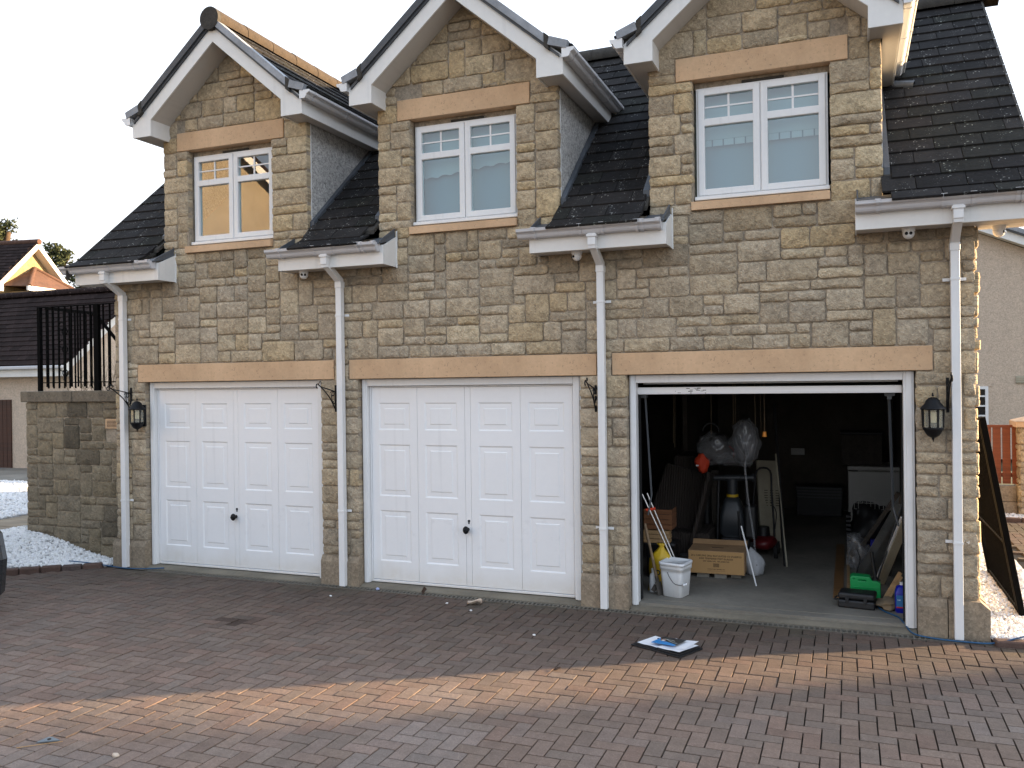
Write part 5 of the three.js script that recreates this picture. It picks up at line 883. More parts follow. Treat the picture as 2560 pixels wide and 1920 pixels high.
{
  const t = put('pull_cord', 'hanging pull cord with an orange toggle at the end', 'cord', [4.985, 1.575, -1.2]); obj('cord', bar(V(0, 0.02, 0), V(0, 0.84, 0), 0.0028, 5), M.wood, t); obj('toggle', [cyl(0.016, 0.022, 0.05, 12)], M.orange, t);
  const l = put('folded_door_track', 'tall black metal track with a white edge leaning deep in the garage', 'track', [5.0, F, -2.3]); obj('track', sqbar(V(-0.02, 1.75, -0.2), V(0.11, 0.0, 0.25), 0.028, 0.02), M.blackplastic, l); obj('edge', sqbar(V(0.0, 1.2, -0.05), V(0.128, 0.0, 0.262), 0.005, 0.02), M.cream, l);
  const p = put('heater_panel', 'cream metal panel with ventilation slots propped behind the dark machine', 'panel', [4.83, F, -3.0]);
  obj('panel', sqbar(V(0.0, 1.05, -0.12), V(0.06, 0.02, 0.06), 0.27, 0.03, 0, 0.006), M.cream, p);
  const sl = []; for (let i = 0; i < 7; i++) for (let j = 0; j < 4; j++) sl.push(bb(-0.11 + j * 0.065, -0.07 + j * 0.065, 0, 0.007, 0.016, 0.019)); const sm = obj('slots', sl.map((g, i) => g.translate(0.03, 0.52 + Math.floor(i / 4) * 0.03, -0.035 + 0.02)), M.jet, p); sm.rotation.x = 0;
  const m = put('lawn_mower', 'red lawn mower with a black folded handle in front of the cream panel', 'mower', [4.83, F, -2.62]);
  obj('deck', [blob(0.16, 0.09, 0.2, 0.05, 21, 2, 3).translate(0, 0.15, 0)], M.redpaint, m); obj('engine', cyl(0.07, 0.08, 0.12, 16).translate(0, 0.27, 0), M.blackplastic, m);
  obj('handle', [tube([V(-0.12, 0.2, -0.1), V(-0.11, 0.7, -0.14), V(-0.06, 0.98, -0.15), V(0.06, 0.98, -0.15), V(0.09, 0.7, -0.14), V(0.12, 0.2, -0.1)], 0.012, 40, 8), tube([V(0.08, 0.6, -0.12), V(0.14, 0.5, -0.08), V(0.13, 0.3, -0.05)], 0.006, 16)], M.blackplastic, m);
  for (const [x, z] of [[-0.15, 0.15], [0.15, 0.15], [-0.15, -0.15], [0.15, -0.15]]) obj('wheel', [cyl(0.07, 0.07, 0.04, 18).rotateZ(Math.PI / 2).translate(x, 0.07, z)], M.rubber, m);
}
{
  const s = put('small_sack', 'small white plastic sack slumped beside the cardboard box', 'sack', [4.83, F, -1.56]), q0 = blob(0.10, 0.16, 0.075, 0.13, 91, 2.6, 4); { const p = q0.attributes.position; for (let i = 0; i < p.count; i++) { const y = p.getY(i), k = y > 0.05 ? 1 - 0.75 * sstep(0.05, 0.2, y) : 1.08; p.setXYZ(i, p.getX(i) * k - Math.max(0, y) * 0.18, Math.max(y, -0.115) + 0.116, p.getZ(i) * k); } q0.computeVertexNormals(); } obj('sack', smooth(q0), M.sackwhite, s); obj('label_print', bb(0.012, 0.04, 0.09, 0.12, 0.074, 0.079), M.grime, s);
  obj('white_rod', bar(V(-0.07, 0.585, 0), V(0.07, 0.003, 0.02), 0.0075, 8), M.bucket, null, { label: 'thin white rod leaning against the cardboard box', category: 'rod' }).position.set(4.834, F, -1.05);
}
{ // right hand side
  const f = put('chest_freezer', 'white chest freezer at the back of the open garage', 'freezer', [6.08, F, -5.35]); obj('cabinet', bb(-0.33, 0.36, 0.05, 0.76, -0.35, 0.35, 0.02), M.whitegoods, f); obj('lid', bb(-0.335, 0.36, 0.767, 0.825, -0.355, 0.36, 0.015), M.whitegoods, f); obj('hinge_gap', bb(-0.325, -0.2, 0.755, 0.7655, 0.33, 0.352), M.jet, f); obj('foot', [bb(-0.30, -0.24, 0, 0.05, 0.25, 0.31), bb(0.24, 0.3, 0, 0.05, 0.25, 0.31), bb(-0.3, -0.24, 0, 0.05, -0.3, -0.24)], M.blackplastic, f);
  const b = put('dark_box', 'dark lidded box on top of the chest freezer', 'box', [5.95, F + 0.825, -5.4]); obj('box', bb(-0.28, 0.25, 0, 0.42, -0.25, 0.22, 0.01), M.grime, b); obj('lid', bb(-0.29, 0.26, 0.421, 0.46, -0.26, 0.23, 0.01), M.blackplastic, b);
  obj('wall_socket', [bb(-0.1, 0.1, -0.05, 0.05, 0, 0.02, 0.004), bb(-0.005, 0.005, -0.051, 0.051, 0.0005, 0.022)], M.whitegoods, null, { label: 'double white wall socket on the back wall of the garage', category: 'socket' }).position.set(5.02, 0.98, WZB + 0.041);
  const c = put('storage_crate', 'ribbed grey storage crate standing against the back wall of the garage', 'crate', [5.35, F, -5.95]); obj('crate', bb(-0.32, 0.32, 0, 0.44, -0.2, 0.2, 0.015), M.blackplastic, c); for (let i = 0; i < 4; i++) obj('rib', bb(-0.33, 0.33, 0.27 + i * 0.045, 0.285 + i * 0.045, 0.195, 0.21), M.greyplastic, c);
  const w = put('wire_basket', 'white wire freezer basket tilted over the black sheeting', 'basket', [6.02, 0.58, -3.3]), ws = []; for (let i = 0; i < 10; i++) ws.push(bar(V(-0.2 + i * 0.045, 0, 0.1), V(-0.2 + i * 0.045, 0.14, 0.1), 0.003, 4)); for (const y of [0, 0.07, 0.14]) ws.push(bar(V(-0.2, y, 0.1), V(0.21, y, 0.1), 0.0035, 4), bar(V(-0.2, y, -0.1), V(0.21, y, -0.1), 0.0035, 4), bar(V(-0.2, y, -0.1), V(-0.2, y, 0.1), 0.0035, 4)); obj('wires', ws, M.whitegoods, w);
  const h = put('black_sheeting', 'heap of black plastic sheeting and ribbed trays in front of the freezer', 'sheeting', [6.0, F, -3.3]); obj('heap', [blob(0.26, 0.30, 0.28, 0.16, 51, 3.4).translate(0.02, 0.28, 0), bb(-0.16, 0.12, 0.42, 0.50, -0.14, 0.14, 0.02)], M.blackplastic, h); for (let i = 0; i < 7; i++) obj('rib', bb(-0.27, -0.22, 0.10 + i * 0.05, 0.125 + i * 0.05, -0.1, 0.2), M.blackplastic, h);
  const g = put('plastic_bag', 'crumpled translucent plastic bag on the floor behind the leaning strips', 'bag', [5.86, F, -2.2]); obj('bag', blob(0.13, 0.20, 0.12, 0.22, 61, 3.2, 5).translate(0, 0.17, 0), M.film, g); obj('contents', blob(0.10, 0.15, 0.09, 0.12, 62, 3).translate(0, 0.14, 0), M.grime, g);
  obj('metal_strip', [sqbar(V(5.83, F + 0.01, -1.65), V(6.19, 0.98, -0.78), 0.07, 0.006)], M.galv, null, { label: 'narrow grey metal strip leaning inside the garage frame', category: 'strip' });
  obj('metal_tray', [sqbar(V(5.93, F + 0.01, -1.85), V(6.27, 0.92, -0.92), 0.15, 0.012)], M.galv, null, { label: 'wide grey metal tray leaning behind the narrow strip', category: 'tray' });
  obj('leaning_plank', [sqbar(V(6.045, F + 0.012, -1.50), V(6.235, 0.86, -0.62), 0.072, 0.022, 0, 0.003)], M.cream, null, { label: 'cream painted plank leaning at the right inside the garage', category: 'plank' });
  obj('grey_board', [sqbar(V(6.10, F + 0.012, -1.9), V(6.30, 1.12, -1.2), 0.11, 0.02)], M.grime, null, { label: 'dark weathered board leaning behind the wide metal tray', category: 'board' });
  obj('dark_batten', [sqbar(V(5.76, F + 0.012, -2.35), V(6.22, 0.98, -1.6), 0.035, 0.03)], M.grime, null, { label: 'rough timber batten leaning deepest at the right of the garage', category: 'batten' });
  obj('steel_pipe', [bar(V(5.99, F + 0.006, -1.35), V(6.22, 1.02, -0.75), 0.009, 8)], M.armsteel, null, { label: 'thin dark steel pipe leaning across the metal strips', category: 'pipe' });
  obj('white_batten', [sqbar(V(6.00, F + 0.012, -1.54), V(6.20, 0.88, -0.66), 0.02, 0.016)], M.sheet, null, { label: 'thin white batten beside the cream leaning plank', category: 'batten' });
  obj('printed_packet', [bb(-0.07, 0.07, 0, 0.32, -0.05, 0.05, 0.01)], M.bluejug, null, { label: 'blue printed packet glimpsed between the leaning planks', category: 'packet' }).position.set(6.04, F, -2.2);
  obj('laminate_board', [bb(-0.045, 0.045, 0.0, 0.012, -2.7, 0, 0.002)], M.laminate, null, { label: 'long brown laminate board lying flat on the garage floor', category: 'board' }).position.set(5.66, F + 0.001, -0.80);
  obj('pine_batten', [bb(-0.014, 0.014, 0.0, 0.03, -2.2, 0, 0.002)], M.pine, null, { label: 'pale pine batten lying beside the brown laminate board', category: 'batten' }).position.set(5.75, F + 0.001, -1.05);
  const j = put('fuel_can', 'green plastic fuel can with black spout behind the black tool case', 'can', [5.895, F, -0.88]);
  const hs = shape([[-0.122, 0], [0.118, 0], [0.122, 0.01], [0.122, 0.145], [0.10, 0.155], [0.055, 0.16], [0.035, 0.192], [-0.105, 0.198], [-0.122, 0.185]]), hole = new THREE.Path(); hole.moveTo(-0.065, 0.155); hole.lineTo(0.018, 0.155); hole.lineTo(0.008, 0.177); hole.lineTo(-0.065, 0.177); hole.closePath(); hs.holes.push(hole); const h2 = new THREE.Path(); h2.absarc(-0.098, 0.175, 0.011, 0, Math.PI * 2, true); hs.holes.push(h2);
  obj('can_body', [ext(hs, 0.115, 0.008).translate(0, 0.008, -0.06), bb(-0.115, 0.115, 0.105, 0.118, -0.056, 0.068, 0.004), bb(-0.09, 0.09, 0.03, 0.085, -0.056, 0.0672, 0.004)], M.green, j);
  obj('spout', [tube([V(0.088, 0.165, 0), V(0.082, 0.24, 0), V(0.068, 0.34, 0.0), V(0.058, 0.43, 0)], 0.016, 20, 10), cyl(0.03, 0.032, 0.03, 14).translate(0.088, 0.172, 0), bb(0.06, 0.13, 0.165, 0.178, -0.02, 0.02, 0.004)], M.blackplastic, j);
  const k = put('tool_case', 'black plastic tool case on the garage floor in front of the fuel can', 'case', [5.825, F, -0.55]); k.rotation.y = -0.12;
  obj('case_base', bb(-0.155, 0.155, 0.0, 0.072, -0.11, 0.11, 0.018), M.blackplastic, k); obj('case_lid', bb(-0.153, 0.153, 0.076, 0.135, -0.108, 0.108, 0.022), M.blackplastic, k); obj('latch', [bb(-0.09, -0.06, 0.05, 0.095, 0.108, 0.116, 0.003), bb(0.06, 0.09, 0.05, 0.095, 0.108, 0.116, 0.003)], M.blackplastic, k); obj('case_handle', tube([V(-0.157, 0.07, -0.05), V(-0.185, 0.06, -0.04), V(-0.185, 0.055, 0.04), V(-0.157, 0.065, 0.05)], 0.007, 16), M.blackplastic, k);
  const u = put('blue_jug', 'deep blue plastic jug with a label, half hidden by the door frame', 'jug', [6.185, F, -0.48]);
  obj('jug_body', smooth(loft([[0, 0.05, 0.02], [0.01, 0.058, 0.02], [0.17, 0.058, 0.02], [0.215, 0.045, 0.02], [0.235, 0.02, 0.018]].map(([y, a, q]) => rsq(y, a, a * 1.1, q)))), M.bluejug, u); obj('cap', cyl(0.019, 0.019, 0.024, 14).translate(0, 0.245, 0), M.bucket, u);
  const lm = new THREE.MeshStandardMaterial({ roughness: 0.5, map: printed(0.08, 0.11, (x, W, H) => { x.fillStyle = '#2f6fa8'; x.fillRect(0, 0, W, H); x.fillStyle = '#e8eef2'; x.font = `bold ${H * 0.16}px sans-serif`; x.fillText('car', W * 0.12, H * 0.42); x.fillStyle = '#c02a2a'; x.fillRect(0, H * 0.9, W, H * 0.1); }, 128) }); lm.name = 'jug_label'; const lq = new THREE.Mesh(quad(0.08, 0.11).translate(-0.01, 0.10, 0.0655), lm); lq.name = 'label'; u.add(lq);
  obj('wood_offcut', [sqbar(V(6.04, F + 0.02, -0.72), V(6.19, 0.36, -0.80), 0.035, 0.02, 0, 0.002), sqbar(V(6.06, F + 0.015, -0.66), V(6.2, 0.33, -0.76), 0.022, 0.02, 0, 0.002)], M.pine, null, { label: 'orange pine offcuts propped behind the blue jug', category: 'offcut' });
  obj('old_sack', blob(0.11, 0.045, 0.13, 0.25, 71, 3.4, 4), M.twig, null, { label: 'crumpled brown sacking on the floor by the blue jug', category: 'sacking' }).position.set(6.085, F + 0.035, -0.58);
  obj('black_cable', tube([V(5.80, 0.11, -1.0), V(5.83, 0.25, -1.3), V(5.86, 0.32, -1.5), V(5.83, 0.40, -1.6)], 0.005, 24), M.rubber, null, { label: 'black cable rising behind the green fuel can', category: 'cable' });
}
/* ------------------------------------------------------------------ on the drive */
{
  const t = put('document_folder', 'open black zip folder with white papers and a brochure lying on the paving', 'folder', [4.42, G + 0.004, 1.01]); t.rotation.y = -0.445;
  obj('cover', [bb(-0.235, 0.235, 0, 0.010, -0.155, 0.155, 0.005), bb(-0.215, -0.005, 0.010, 0.018, -0.14, 0.14, 0.004), bb(0.008, 0.216, 0.010, 0.022, -0.14, 0.14, 0.006)], M.cover, t);
  const page = (x0, x1, z0, z1, y, rot, name, m = M.sheet, curl = 0) => { const g = new THREE.PlaneGeometry(x1 - x0, z1 - z0, 14, 2).rotateX(-Math.PI / 2), p = g.attributes.position; for (let i = 0; i < p.count; i++) p.setY(i, curl * Math.pow((p.getX(i) / (x1 - x0) + 0.5), 3) + 0.0015 * Math.sin(p.getX(i) * 40)); g.computeVertexNormals(); const o = obj(name, g, m, t); o.position.set((x0 + x1) / 2, y, (z0 + z1) / 2); o.rotation.y = rot; return o; };
  page(-0.198, -0.006, -0.118, 0.118, 0.0225, 0.01, 'page'); page(0.005, 0.205, -0.115, 0.125, 0.029, 0.05, 'page', M.sheet, 0.006); page(0.012, 0.222, -0.11, 0.13, 0.0315, -0.04, 'page', M.sheet, 0.009); page(0.0, 0.20, -0.165, 0.09, 0.034, 0.17, 'page', M.sheet, 0.012);
  const br = new THREE.MeshStandardMaterial({ roughness: 0.3, map: printed(0.2, 0.2, (x, W, H) => { x.fillStyle = '#1b1c20'; x.fillRect(0, 0, W, H); x.fillStyle = '#2f86c9'; x.beginPath(); x.moveTo(0, H * 0.25); x.lineTo(W * 0.35, H * 0.55); x.lineTo(W, H * 0.82); x.lineTo(W, H); x.lineTo(0, H); x.closePath(); x.fill(); x.fillStyle = '#7d5648'; x.beginPath(); x.moveTo(W * 0.05, H * 0.28); x.lineTo(W * 0.3, H * 0.32); x.lineTo(W * 0.42, H * 0.62); x.lineTo(W * 0.2, H * 0.6); x.closePath(); x.fill(); x.fillStyle = '#d8dde2'; x.fillRect(W * 0.2, H * 0.42, W * 0.13, H * 0.14); x.strokeStyle = '#cfd6d0'; x.lineWidth = H * 0.022; x.beginPath(); x.moveTo(W * 0.15, H * 0.3); x.bezierCurveTo(W * 0.4, H * 0.2, W * 0.5, H * 0.6, W * 0.95, H * 0.62); x.stroke(); x.beginPath(); x.moveTo(W * 0.3, H * 0.28); x.bezierCurveTo(W * 0.5, H * 0.36, W * 0.6, H * 0.3, W * 0.7, H * 0.4); x.stroke(); }, 256) }); br.name = 'brochure_print';
  const bg = new THREE.PlaneGeometry(0.2, 0.2).rotateX(-Math.PI / 2).rotateY(0.1).translate(0.015, 0.053, -0.01), bo = new THREE.Mesh(bg, br); bo.name = 'brochure'; bo.rotation.z = 0.05; bo.position.y = -0.006; bo.scale.set(1.05, 1, 0.98); t.add(bo);
  obj('pen', bar(V(-0.13, 0.028, -0.055), V(-0.055, 0.028, -0.10), 0.0055, 10), M.cover, t);
}
const leafShape = (w, h, c) => { const s = new THREE.PlaneGeometry(w, h, 10, 5), p = s.attributes.position; for (let i = 0; i < p.count; i++) { const x = p.getX(i) / w, y = p.getY(i) / h, k = Math.sqrt(Math.max(0.02, 1 - 4 * x * x)) * (1 + 0.18 * Math.sin(x * 23)); p.setXYZ(i, p.getX(i), c * (0.4 * Math.sin(x * 5) + 3 * y * y), p.getY(i) * k); } s.computeVertexNormals(); return s; };
obj('paper_scrap', leafShape(0.15, 0.10, 0.035), mat('scrap', [0.52, 0.42, 0.33], 0.9, { side: THREE.DoubleSide }), null, { label: 'torn beige scrap of cardboard on the paving before the second closed door', category: 'scrap' }).position.set(2.46, G + 0.012, 0.30);
{ const o = obj('dead_leaf', leafShape(0.085, 0.07, 0.02), mat('deadleaf', [0.06, 0.035, 0.022], 0.9, { side: THREE.DoubleSide }), null, { label: 'dark dead leaf standing on edge at the drain', category: 'leaf' }); o.position.set(1.83, G + 0.035, 0.10); o.rotation.set(0.9, 0.3, 0.5); }
{ const o = obj('dead_leaf', leafShape(0.055, 0.035, 0.012), M.deadleaf, null, { label: 'small brown leaf lying in the strip of sunlight', category: 'leaf' }); o.position.set(3.78, G + 0.009, 1.80); o.rotation.y = 0.6; }
obj('blue_scrap', blob(0.018, 0.012, 0.014, 0.3, 81, 3, 2), mat('bluescrap', [0.35, 0.40, 0.62], 0.6), null, { label: 'small crumpled blue scrap on the drain by the downpipe', category: 'scrap' }).position.set(1.29, G + 0.012, 0.09);
[[0.98, 0.47, 'white pebble on the dark paving below the second downpipe'], [2.2, 0.36, 'white pebble left of the torn cardboard scrap'], [2.52, 0.52, 'white pebble in front of the torn cardboard scrap'], [3.33, 1.05, 'white pebble midway between scrap and folder'], [1.87, 4.0, 'pale flat stone near the bottom edge of the drive', 1.7]].forEach(([x, z, l, k = 1]) => obj('pebble', blob(0.013 * k, 0.008 * k, 0.010 * k, 0.12, Math.round(x * 100), 2, 2), k > 1 ? M.scrap : M.pebble, null, { label: l, category: 'pebble' }).position.set(x, G + 0.007, z));
{ const t = put('metal_plate', 'small blue-grey metal bracket plate with a bolt hole set in the paving', 'plate', [1.335, G, 3.985]); obj('plate', ext([[-0.05, -0.04], [0.055, 0.03], [-0.03, 0.05], [-0.05, 0.045]], 0.006).rotateX(-Math.PI / 2).translate(0, 0.004, 0), mat('plategrey', [0.13, 0.16, 0.18], 0.6), t); obj('bolt_hole', cyl(0.011, 0.011, 0.003, 12).translate(-0.012, 0.0115, -0.015), M.jet, t); }
obj('dry_stalk', bar(V(1.24, G + 0.008, 4.12), V(1.42, G + 0.008, 3.96), 0.003, 5, 0.002), M.pine, null, { label: 'thin dry stalk across the metal plate', category: 'stalk' });
/* ------------------------------------------------------------------ leaning gate, neighbours, trees, car */
{
  const g = thing('metal_gate', 'tall black barred metal gate leaning against the end wall of the garage', 'gate', [7.14, 0.05, -0.74]);
  const H = 1.74, L = 1.78, lean = -0.168, P = (u, v) => V(v * Math.sin(lean), v * Math.cos(lean), -u);   // u along, v up
  const m = (a, b, w, t) => sqbar(a, b, w, t, 0, 0.003);
  obj('stile', [m(P(0.0, 0), P(0.0, H), 0.05, 0.055)], M.blackpaint, g); obj('stile', [m(P(0.075, 0), P(0.075, H), 0.05, 0.055)], M.blackpaint, g); obj('stile', [m(P(L, 0), P(L, H), 0.05, 0.05)], M.blackpaint, g);
  obj('rail', [m(P(0.03, 0.03), P(L, 0.03), 0.04, 0.04)], M.blackpaint, g); obj('rail', [m(P(0.03, H - 0.03), P(L, H - 0.03), 0.04, 0.04)], M.blackpaint, g); obj('rail', [m(P(0.08, 0.62), P(L, 0.62), 0.03, 0.012)], M.blackpaint, g);
  for (let u = 0.17; u < L - 0.05; u += 0.085) obj('bar', bar(P(u, 0.03), P(u, H - 0.03), 0.0075, 6), M.blackpaint, g);
  const s = thing('scrap_pile', 'pale boards and dark bricks stacked behind the leaning gate', 'boards', [6.98, 0.05, -2.6]); obj('board', sqbar(V(-0.1, 0.62, 0.0), V(0.02, 0.25, 0.0), 0.05, 0.4), M.sheet, s); obj('brick', [bb(-0.12, 0.02, 0, 0.12, -0.1, 0.1, 0.006)], M.grime, s); obj('brick', [bb(-0.1, 0.04, 0.125, 0.22, -0.1, 0.1, 0.006)], M.grime, s);
}
{ // fence, low wall and pier to the right
  const z = -7.05, w = thing('low_wall', 'low sandstone wall below the brown board fence', 'wall', [0, 0, 0]), r = mulberry(33);
  obj('wall_course', bb(6.0, 8.10, 0.0, 0.235, z - 0.12, z + 0.10, 0.006), M.plinthstone, w); obj('wall_course', bb(6.0, 8.10, 0.238, 0.47, z - 0.11, z + 0.06, 0.006), M.plinthstone, w);
  const p = thing('gate_pier', 'square stone pier with a flat pyramid cap at the end of the fence', 'pier', [8.36, 0, z]);
  for (const q of rubble(-0.24, 0.24, 0, 1.36, [], r, 0.08, 0.085, 0.5)) { const g = 0.005, geo = stoneGeo([[q[0] + g, q[2] + g], [q[1] - g, q[2] + g], [q[1] - g, q[3] - g], [q[0] + g, q[3] - g]], (u, v, d) => [u, v, 0.22 + d], stoneTint(r, 0.95), r, 0.05, 0.016); if (geo) obj('stone', geo, M.stone, p); }
  for (const q of rubble(-0.22, 0.22, 0, 1.36, [], r, 0.08, 0.085, 0.5)) { const g = 0.005, geo = stoneGeo([[q[0] + g, q[2] + g], [q[1] - g, q[2] + g], [q[1] - g, q[3] - g], [q[0] + g, q[3] - g]], (u, v, d) => [-0.24 - d, v, u], stoneTint(r, 0.95), r, 0.05, 0.016); if (geo) obj('stone', geo, M.stone, p); }
  obj('mortar', bb(-0.234, 0.234, 0, 1.36, -0.214, 0.214), M.mortar, p); obj('pier_cap', [bb(-0.30, 0.30, 1.362, 1.45, -0.28, 0.28, 0.01), new THREE.ConeGeometry(0.41, 0.10, 4, 1).rotateY(Math.PI / 4).translate(0, 1.501, 0)], M.caststone, p);
  const f = thing('board_fence', 'red-brown vertical board fence on the low wall', 'fence', [0, 0, 0]);
  for (let x = 6.9; x < 8.08; x += 0.128) obj('board', bb(x, x + 0.108, 0.50, 1.36 + R(-0.006, 0.006), z - 0.012, z + 0.008, 0.003), M.fencewood, f);
  obj('rail', bb(6.9, 8.1, 1.345, 1.385, z - 0.05, z + 0.012), M.fencewood, f); obj('rail', bb(6.9, 8.1, 0.6, 0.66, z - 0.05, z - 0.013), M.fencewood, f);
}
function pane(parent, x, y, w, h, z, bars = [1, 2]) {
  const g = new THREE.Group(); g.name = 'window'; parent.add(g); const t = 0.07;
  obj('frame', [bb(x, x + t, y, y + h, z, z + 0.06), bb(x + w - t, x + w, y, y + h, z, z + 0.06), bb(x + t, x + w - t, y, y + t, z, z + 0.058), bb(x + t, x + w - t, y + h - t, y + h, z, z + 0.058), ...Array.from({ length: bars[1] }, (_, i) => bb(x + t, x + w - t, y + h * (i + 1) / (bars[1] + 1) - 0.02, y + h * (i + 1) / (bars[1] + 1) + 0.02, z + 0.005, z + 0.05)), ...Array.from({ length: bars[0] }, (_, i) => bb(x + w * (i + 1) / (bars[0] + 1) - 0.02, x + w * (i + 1) / (bars[0] + 1) + 0.02, y + t, y + h - t, z + 0.006, z + 0.049))], M.upvc, g);
  obj('pane', bb(x + t, x + w - t, y + t, y + h - t, z - 0.02, z + 0.01), M.darkglass, g); return g;
}
{ // harled house behind on the right
  const h = thing('rendered_house', 'pale brown harled house with a small window and sloping white verge, beyond the leaning gate', 'house', [0, 0, 0]), z = -17.2;
  const apex = [4.6, 7.75], ev = [13.2, 3.92], lf = [-4.0, 3.92];
  obj('wall', ext([[-3.7, 0], [12.9, 0], [12.9, 4.0], apex, [-3.7, 4.0]].map(([x, y]) => [x, y]), 8).translate(0, 0, z - 8), M.render, h);
  const sl = (a, b, t0, t1, z0, z1) => ext([[a[0], a[1] + t0], [b[0], b[1] + t0], [b[0], b[1] + t1], [a[0], a[1] + t1]], z1 - z0).translate(0, 0, z0);
  obj('bargeboard', [sl(apex, ev, -0.02, 0.2, z + 0.02, z + 0.32), sl(lf, apex, -0.02, 0.2, z + 0.02, z + 0.32)], M.fascia, h);
  obj('verge_cap', [sl(apex, ev, 0.24, 0.36, z + 0.0, z + 0.42), sl(lf, apex, 0.24, 0.36, z + 0.0, z + 0.42)], M.vergelight, h); obj('verge_trim', [sl(apex, ev, 0.2, 0.24, z + 0.0, z + 0.4)], M.vergegrey, h);
  obj('roof', [sl(apex, ev, 0.10, 0.33, z - 8.3, z - 0.01), sl(lf, apex, 0.10, 0.33, z - 8.3, z - 0.01)], M.browntile, h);
  pane(h, 7.85, 0.86, 1.25, 1.0, z + 0.005, [1, 3]); obj('reveal', bb(7.75, 9.2, 1.862, 1.93, z + 0.004, z + 0.02), M.render, h);
  obj('wall_vent', [bb(9.72, 9.93, 1.93, 2.12, z + 0.004, z + 0.03), ...[0, 1, 2].map((i) => bb(9.74, 9.91, 1.955 + i * 0.055, 1.975 + i * 0.055, z + 0.03, z + 0.045))], M.cream, h);
}
// simple courses of roof tiles on a far slope: O eave corner, X along, U up
function farTiles(parent, O, X, U, N, w, len, ex, tw, m) {
  const rows = Math.floor(len / ex), cols = Math.ceil(w / tw), g = boxUV(clean(new THREE.BoxGeometry(tw - 0.01, ex * 1.25, 0.025).translate(0, ex * 0.62, 0.0)), 1.7, [0, 0]), list = [], r = mulberry(rows * 7 + cols);
  for (let j = 0; j < rows; j++) for (let i = 0; i < cols; i++) { const a = (i + 0.5 + (j % 2) * 0.5) * tw; if (a > w) continue; list.push(O.clone().addScaledVector(X, a).addScaledVector(U, j * ex).addScaledVector(N, 0.03)); }
  const im = new THREE.InstancedMesh(g, m, list.length), Y = U.clone().multiplyScalar(Math.cos(0.09)).addScaledVector(N, -Math.sin(0.09)), Z = new THREE.Vector3().crossVectors(X, Y), M4 = new THREE.Matrix4(), c = new THREE.Color(); im.name = 'roof_tiling'; im.userData.kind = 'stuff';
  list.forEach((p, i) => { im.setMatrixAt(i, M4.makeBasis(X, Y, Z).setPosition(p)); const b = 0.7 + r() * 0.6; im.setColorAt(i, c.setRGB(b, b, b)); }); parent.add(im); return im;
}
{ // neighbour's garage on the left
  const h = thing('neighbour_garage', 'low garage with dark brown tiled roof, white verge and brown timber door beyond the terrace', 'garage', [0, 0, 0]);
  const xr = -10.97, ez = -6.86, ey = 2.60, rz = -9.15, ry = 4.55, wz = -7.12, gl = -13.0 + 1.9, sl = (ry - ey) / (ez - rz);
  const gx = xr - 0.12;
  obj('wall', [extX([[wz, 0.1], [wz, ey - 0.02], [rz, ry - 0.2], [2 * rz - wz, ey], [2 * rz - wz, 0.1]], -22, gx)], M.render, h);
  obj('roof', [extX([[ez, ey], [ez, ey + 0.05], [rz, ry + 0.05], [2 * rz - ez, ey + 0.05], [2 * rz - ez, ey], [rz, ry]], -22, xr)], M.browntile, h);
  const k = 1 / Math.hypot(1, sl); farTiles(h, V(-20, ey + 0.05, ez), V(1, 0, 0), V(0, sl * k, -k), V(0, k, sl * k), 20 + xr, Math.hypot(ry - ey, ez - rz), 0.19, 0.30, M.browntile);
  for (let x = -20; x < xr - 0.2; x += 0.42) obj('ridge_tile', new THREE.CylinderGeometry(0.115, 0.12, 0.41, 12, 1, false, -Math.PI * 0.6, Math.PI * 1.2).rotateX(-Math.PI / 2).rotateY(Math.PI / 2).translate(x + 0.2, ry + 0.08, rz), M.browntile, h);
  obj('bargeboard', extX([[ez + 0.02, ey - 0.20], [ez + 0.02, ey + 0.0], [rz, ry - 0.0], [2 * rz - ez, ey], [2 * rz - ez, ey - 0.2], [rz, ry - 0.22]], xr - 0.02, xr + 0.004), M.fascia, h);
  obj('gutter', [bb(-20, xr + 0.02, ey - 0.03, ey + 0.05, ez + 0.004, ez + 0.10, 0.02)], M.guttergrey, h); obj('fascia_board', bb(-20, xr - 0.021, ey - 0.2, ey - 0.031, ez - 0.02, ez + 0.0), M.fascia, h); obj('soffit_board', bb(-20, xr - 0.022, ey - 0.2, ey - 0.19, wz, ez - 0.021), M.soffit, h);
  const d = new THREE.Group(); d.name = 'garage_door'; h.add(d); for (let x = -15.9; x < -13.0; x += 0.14) obj('board', bb(x, x + 0.13, 0.20, 1.86, wz + 0.004, wz + 0.035, 0.004), M.browndoor, d);
}
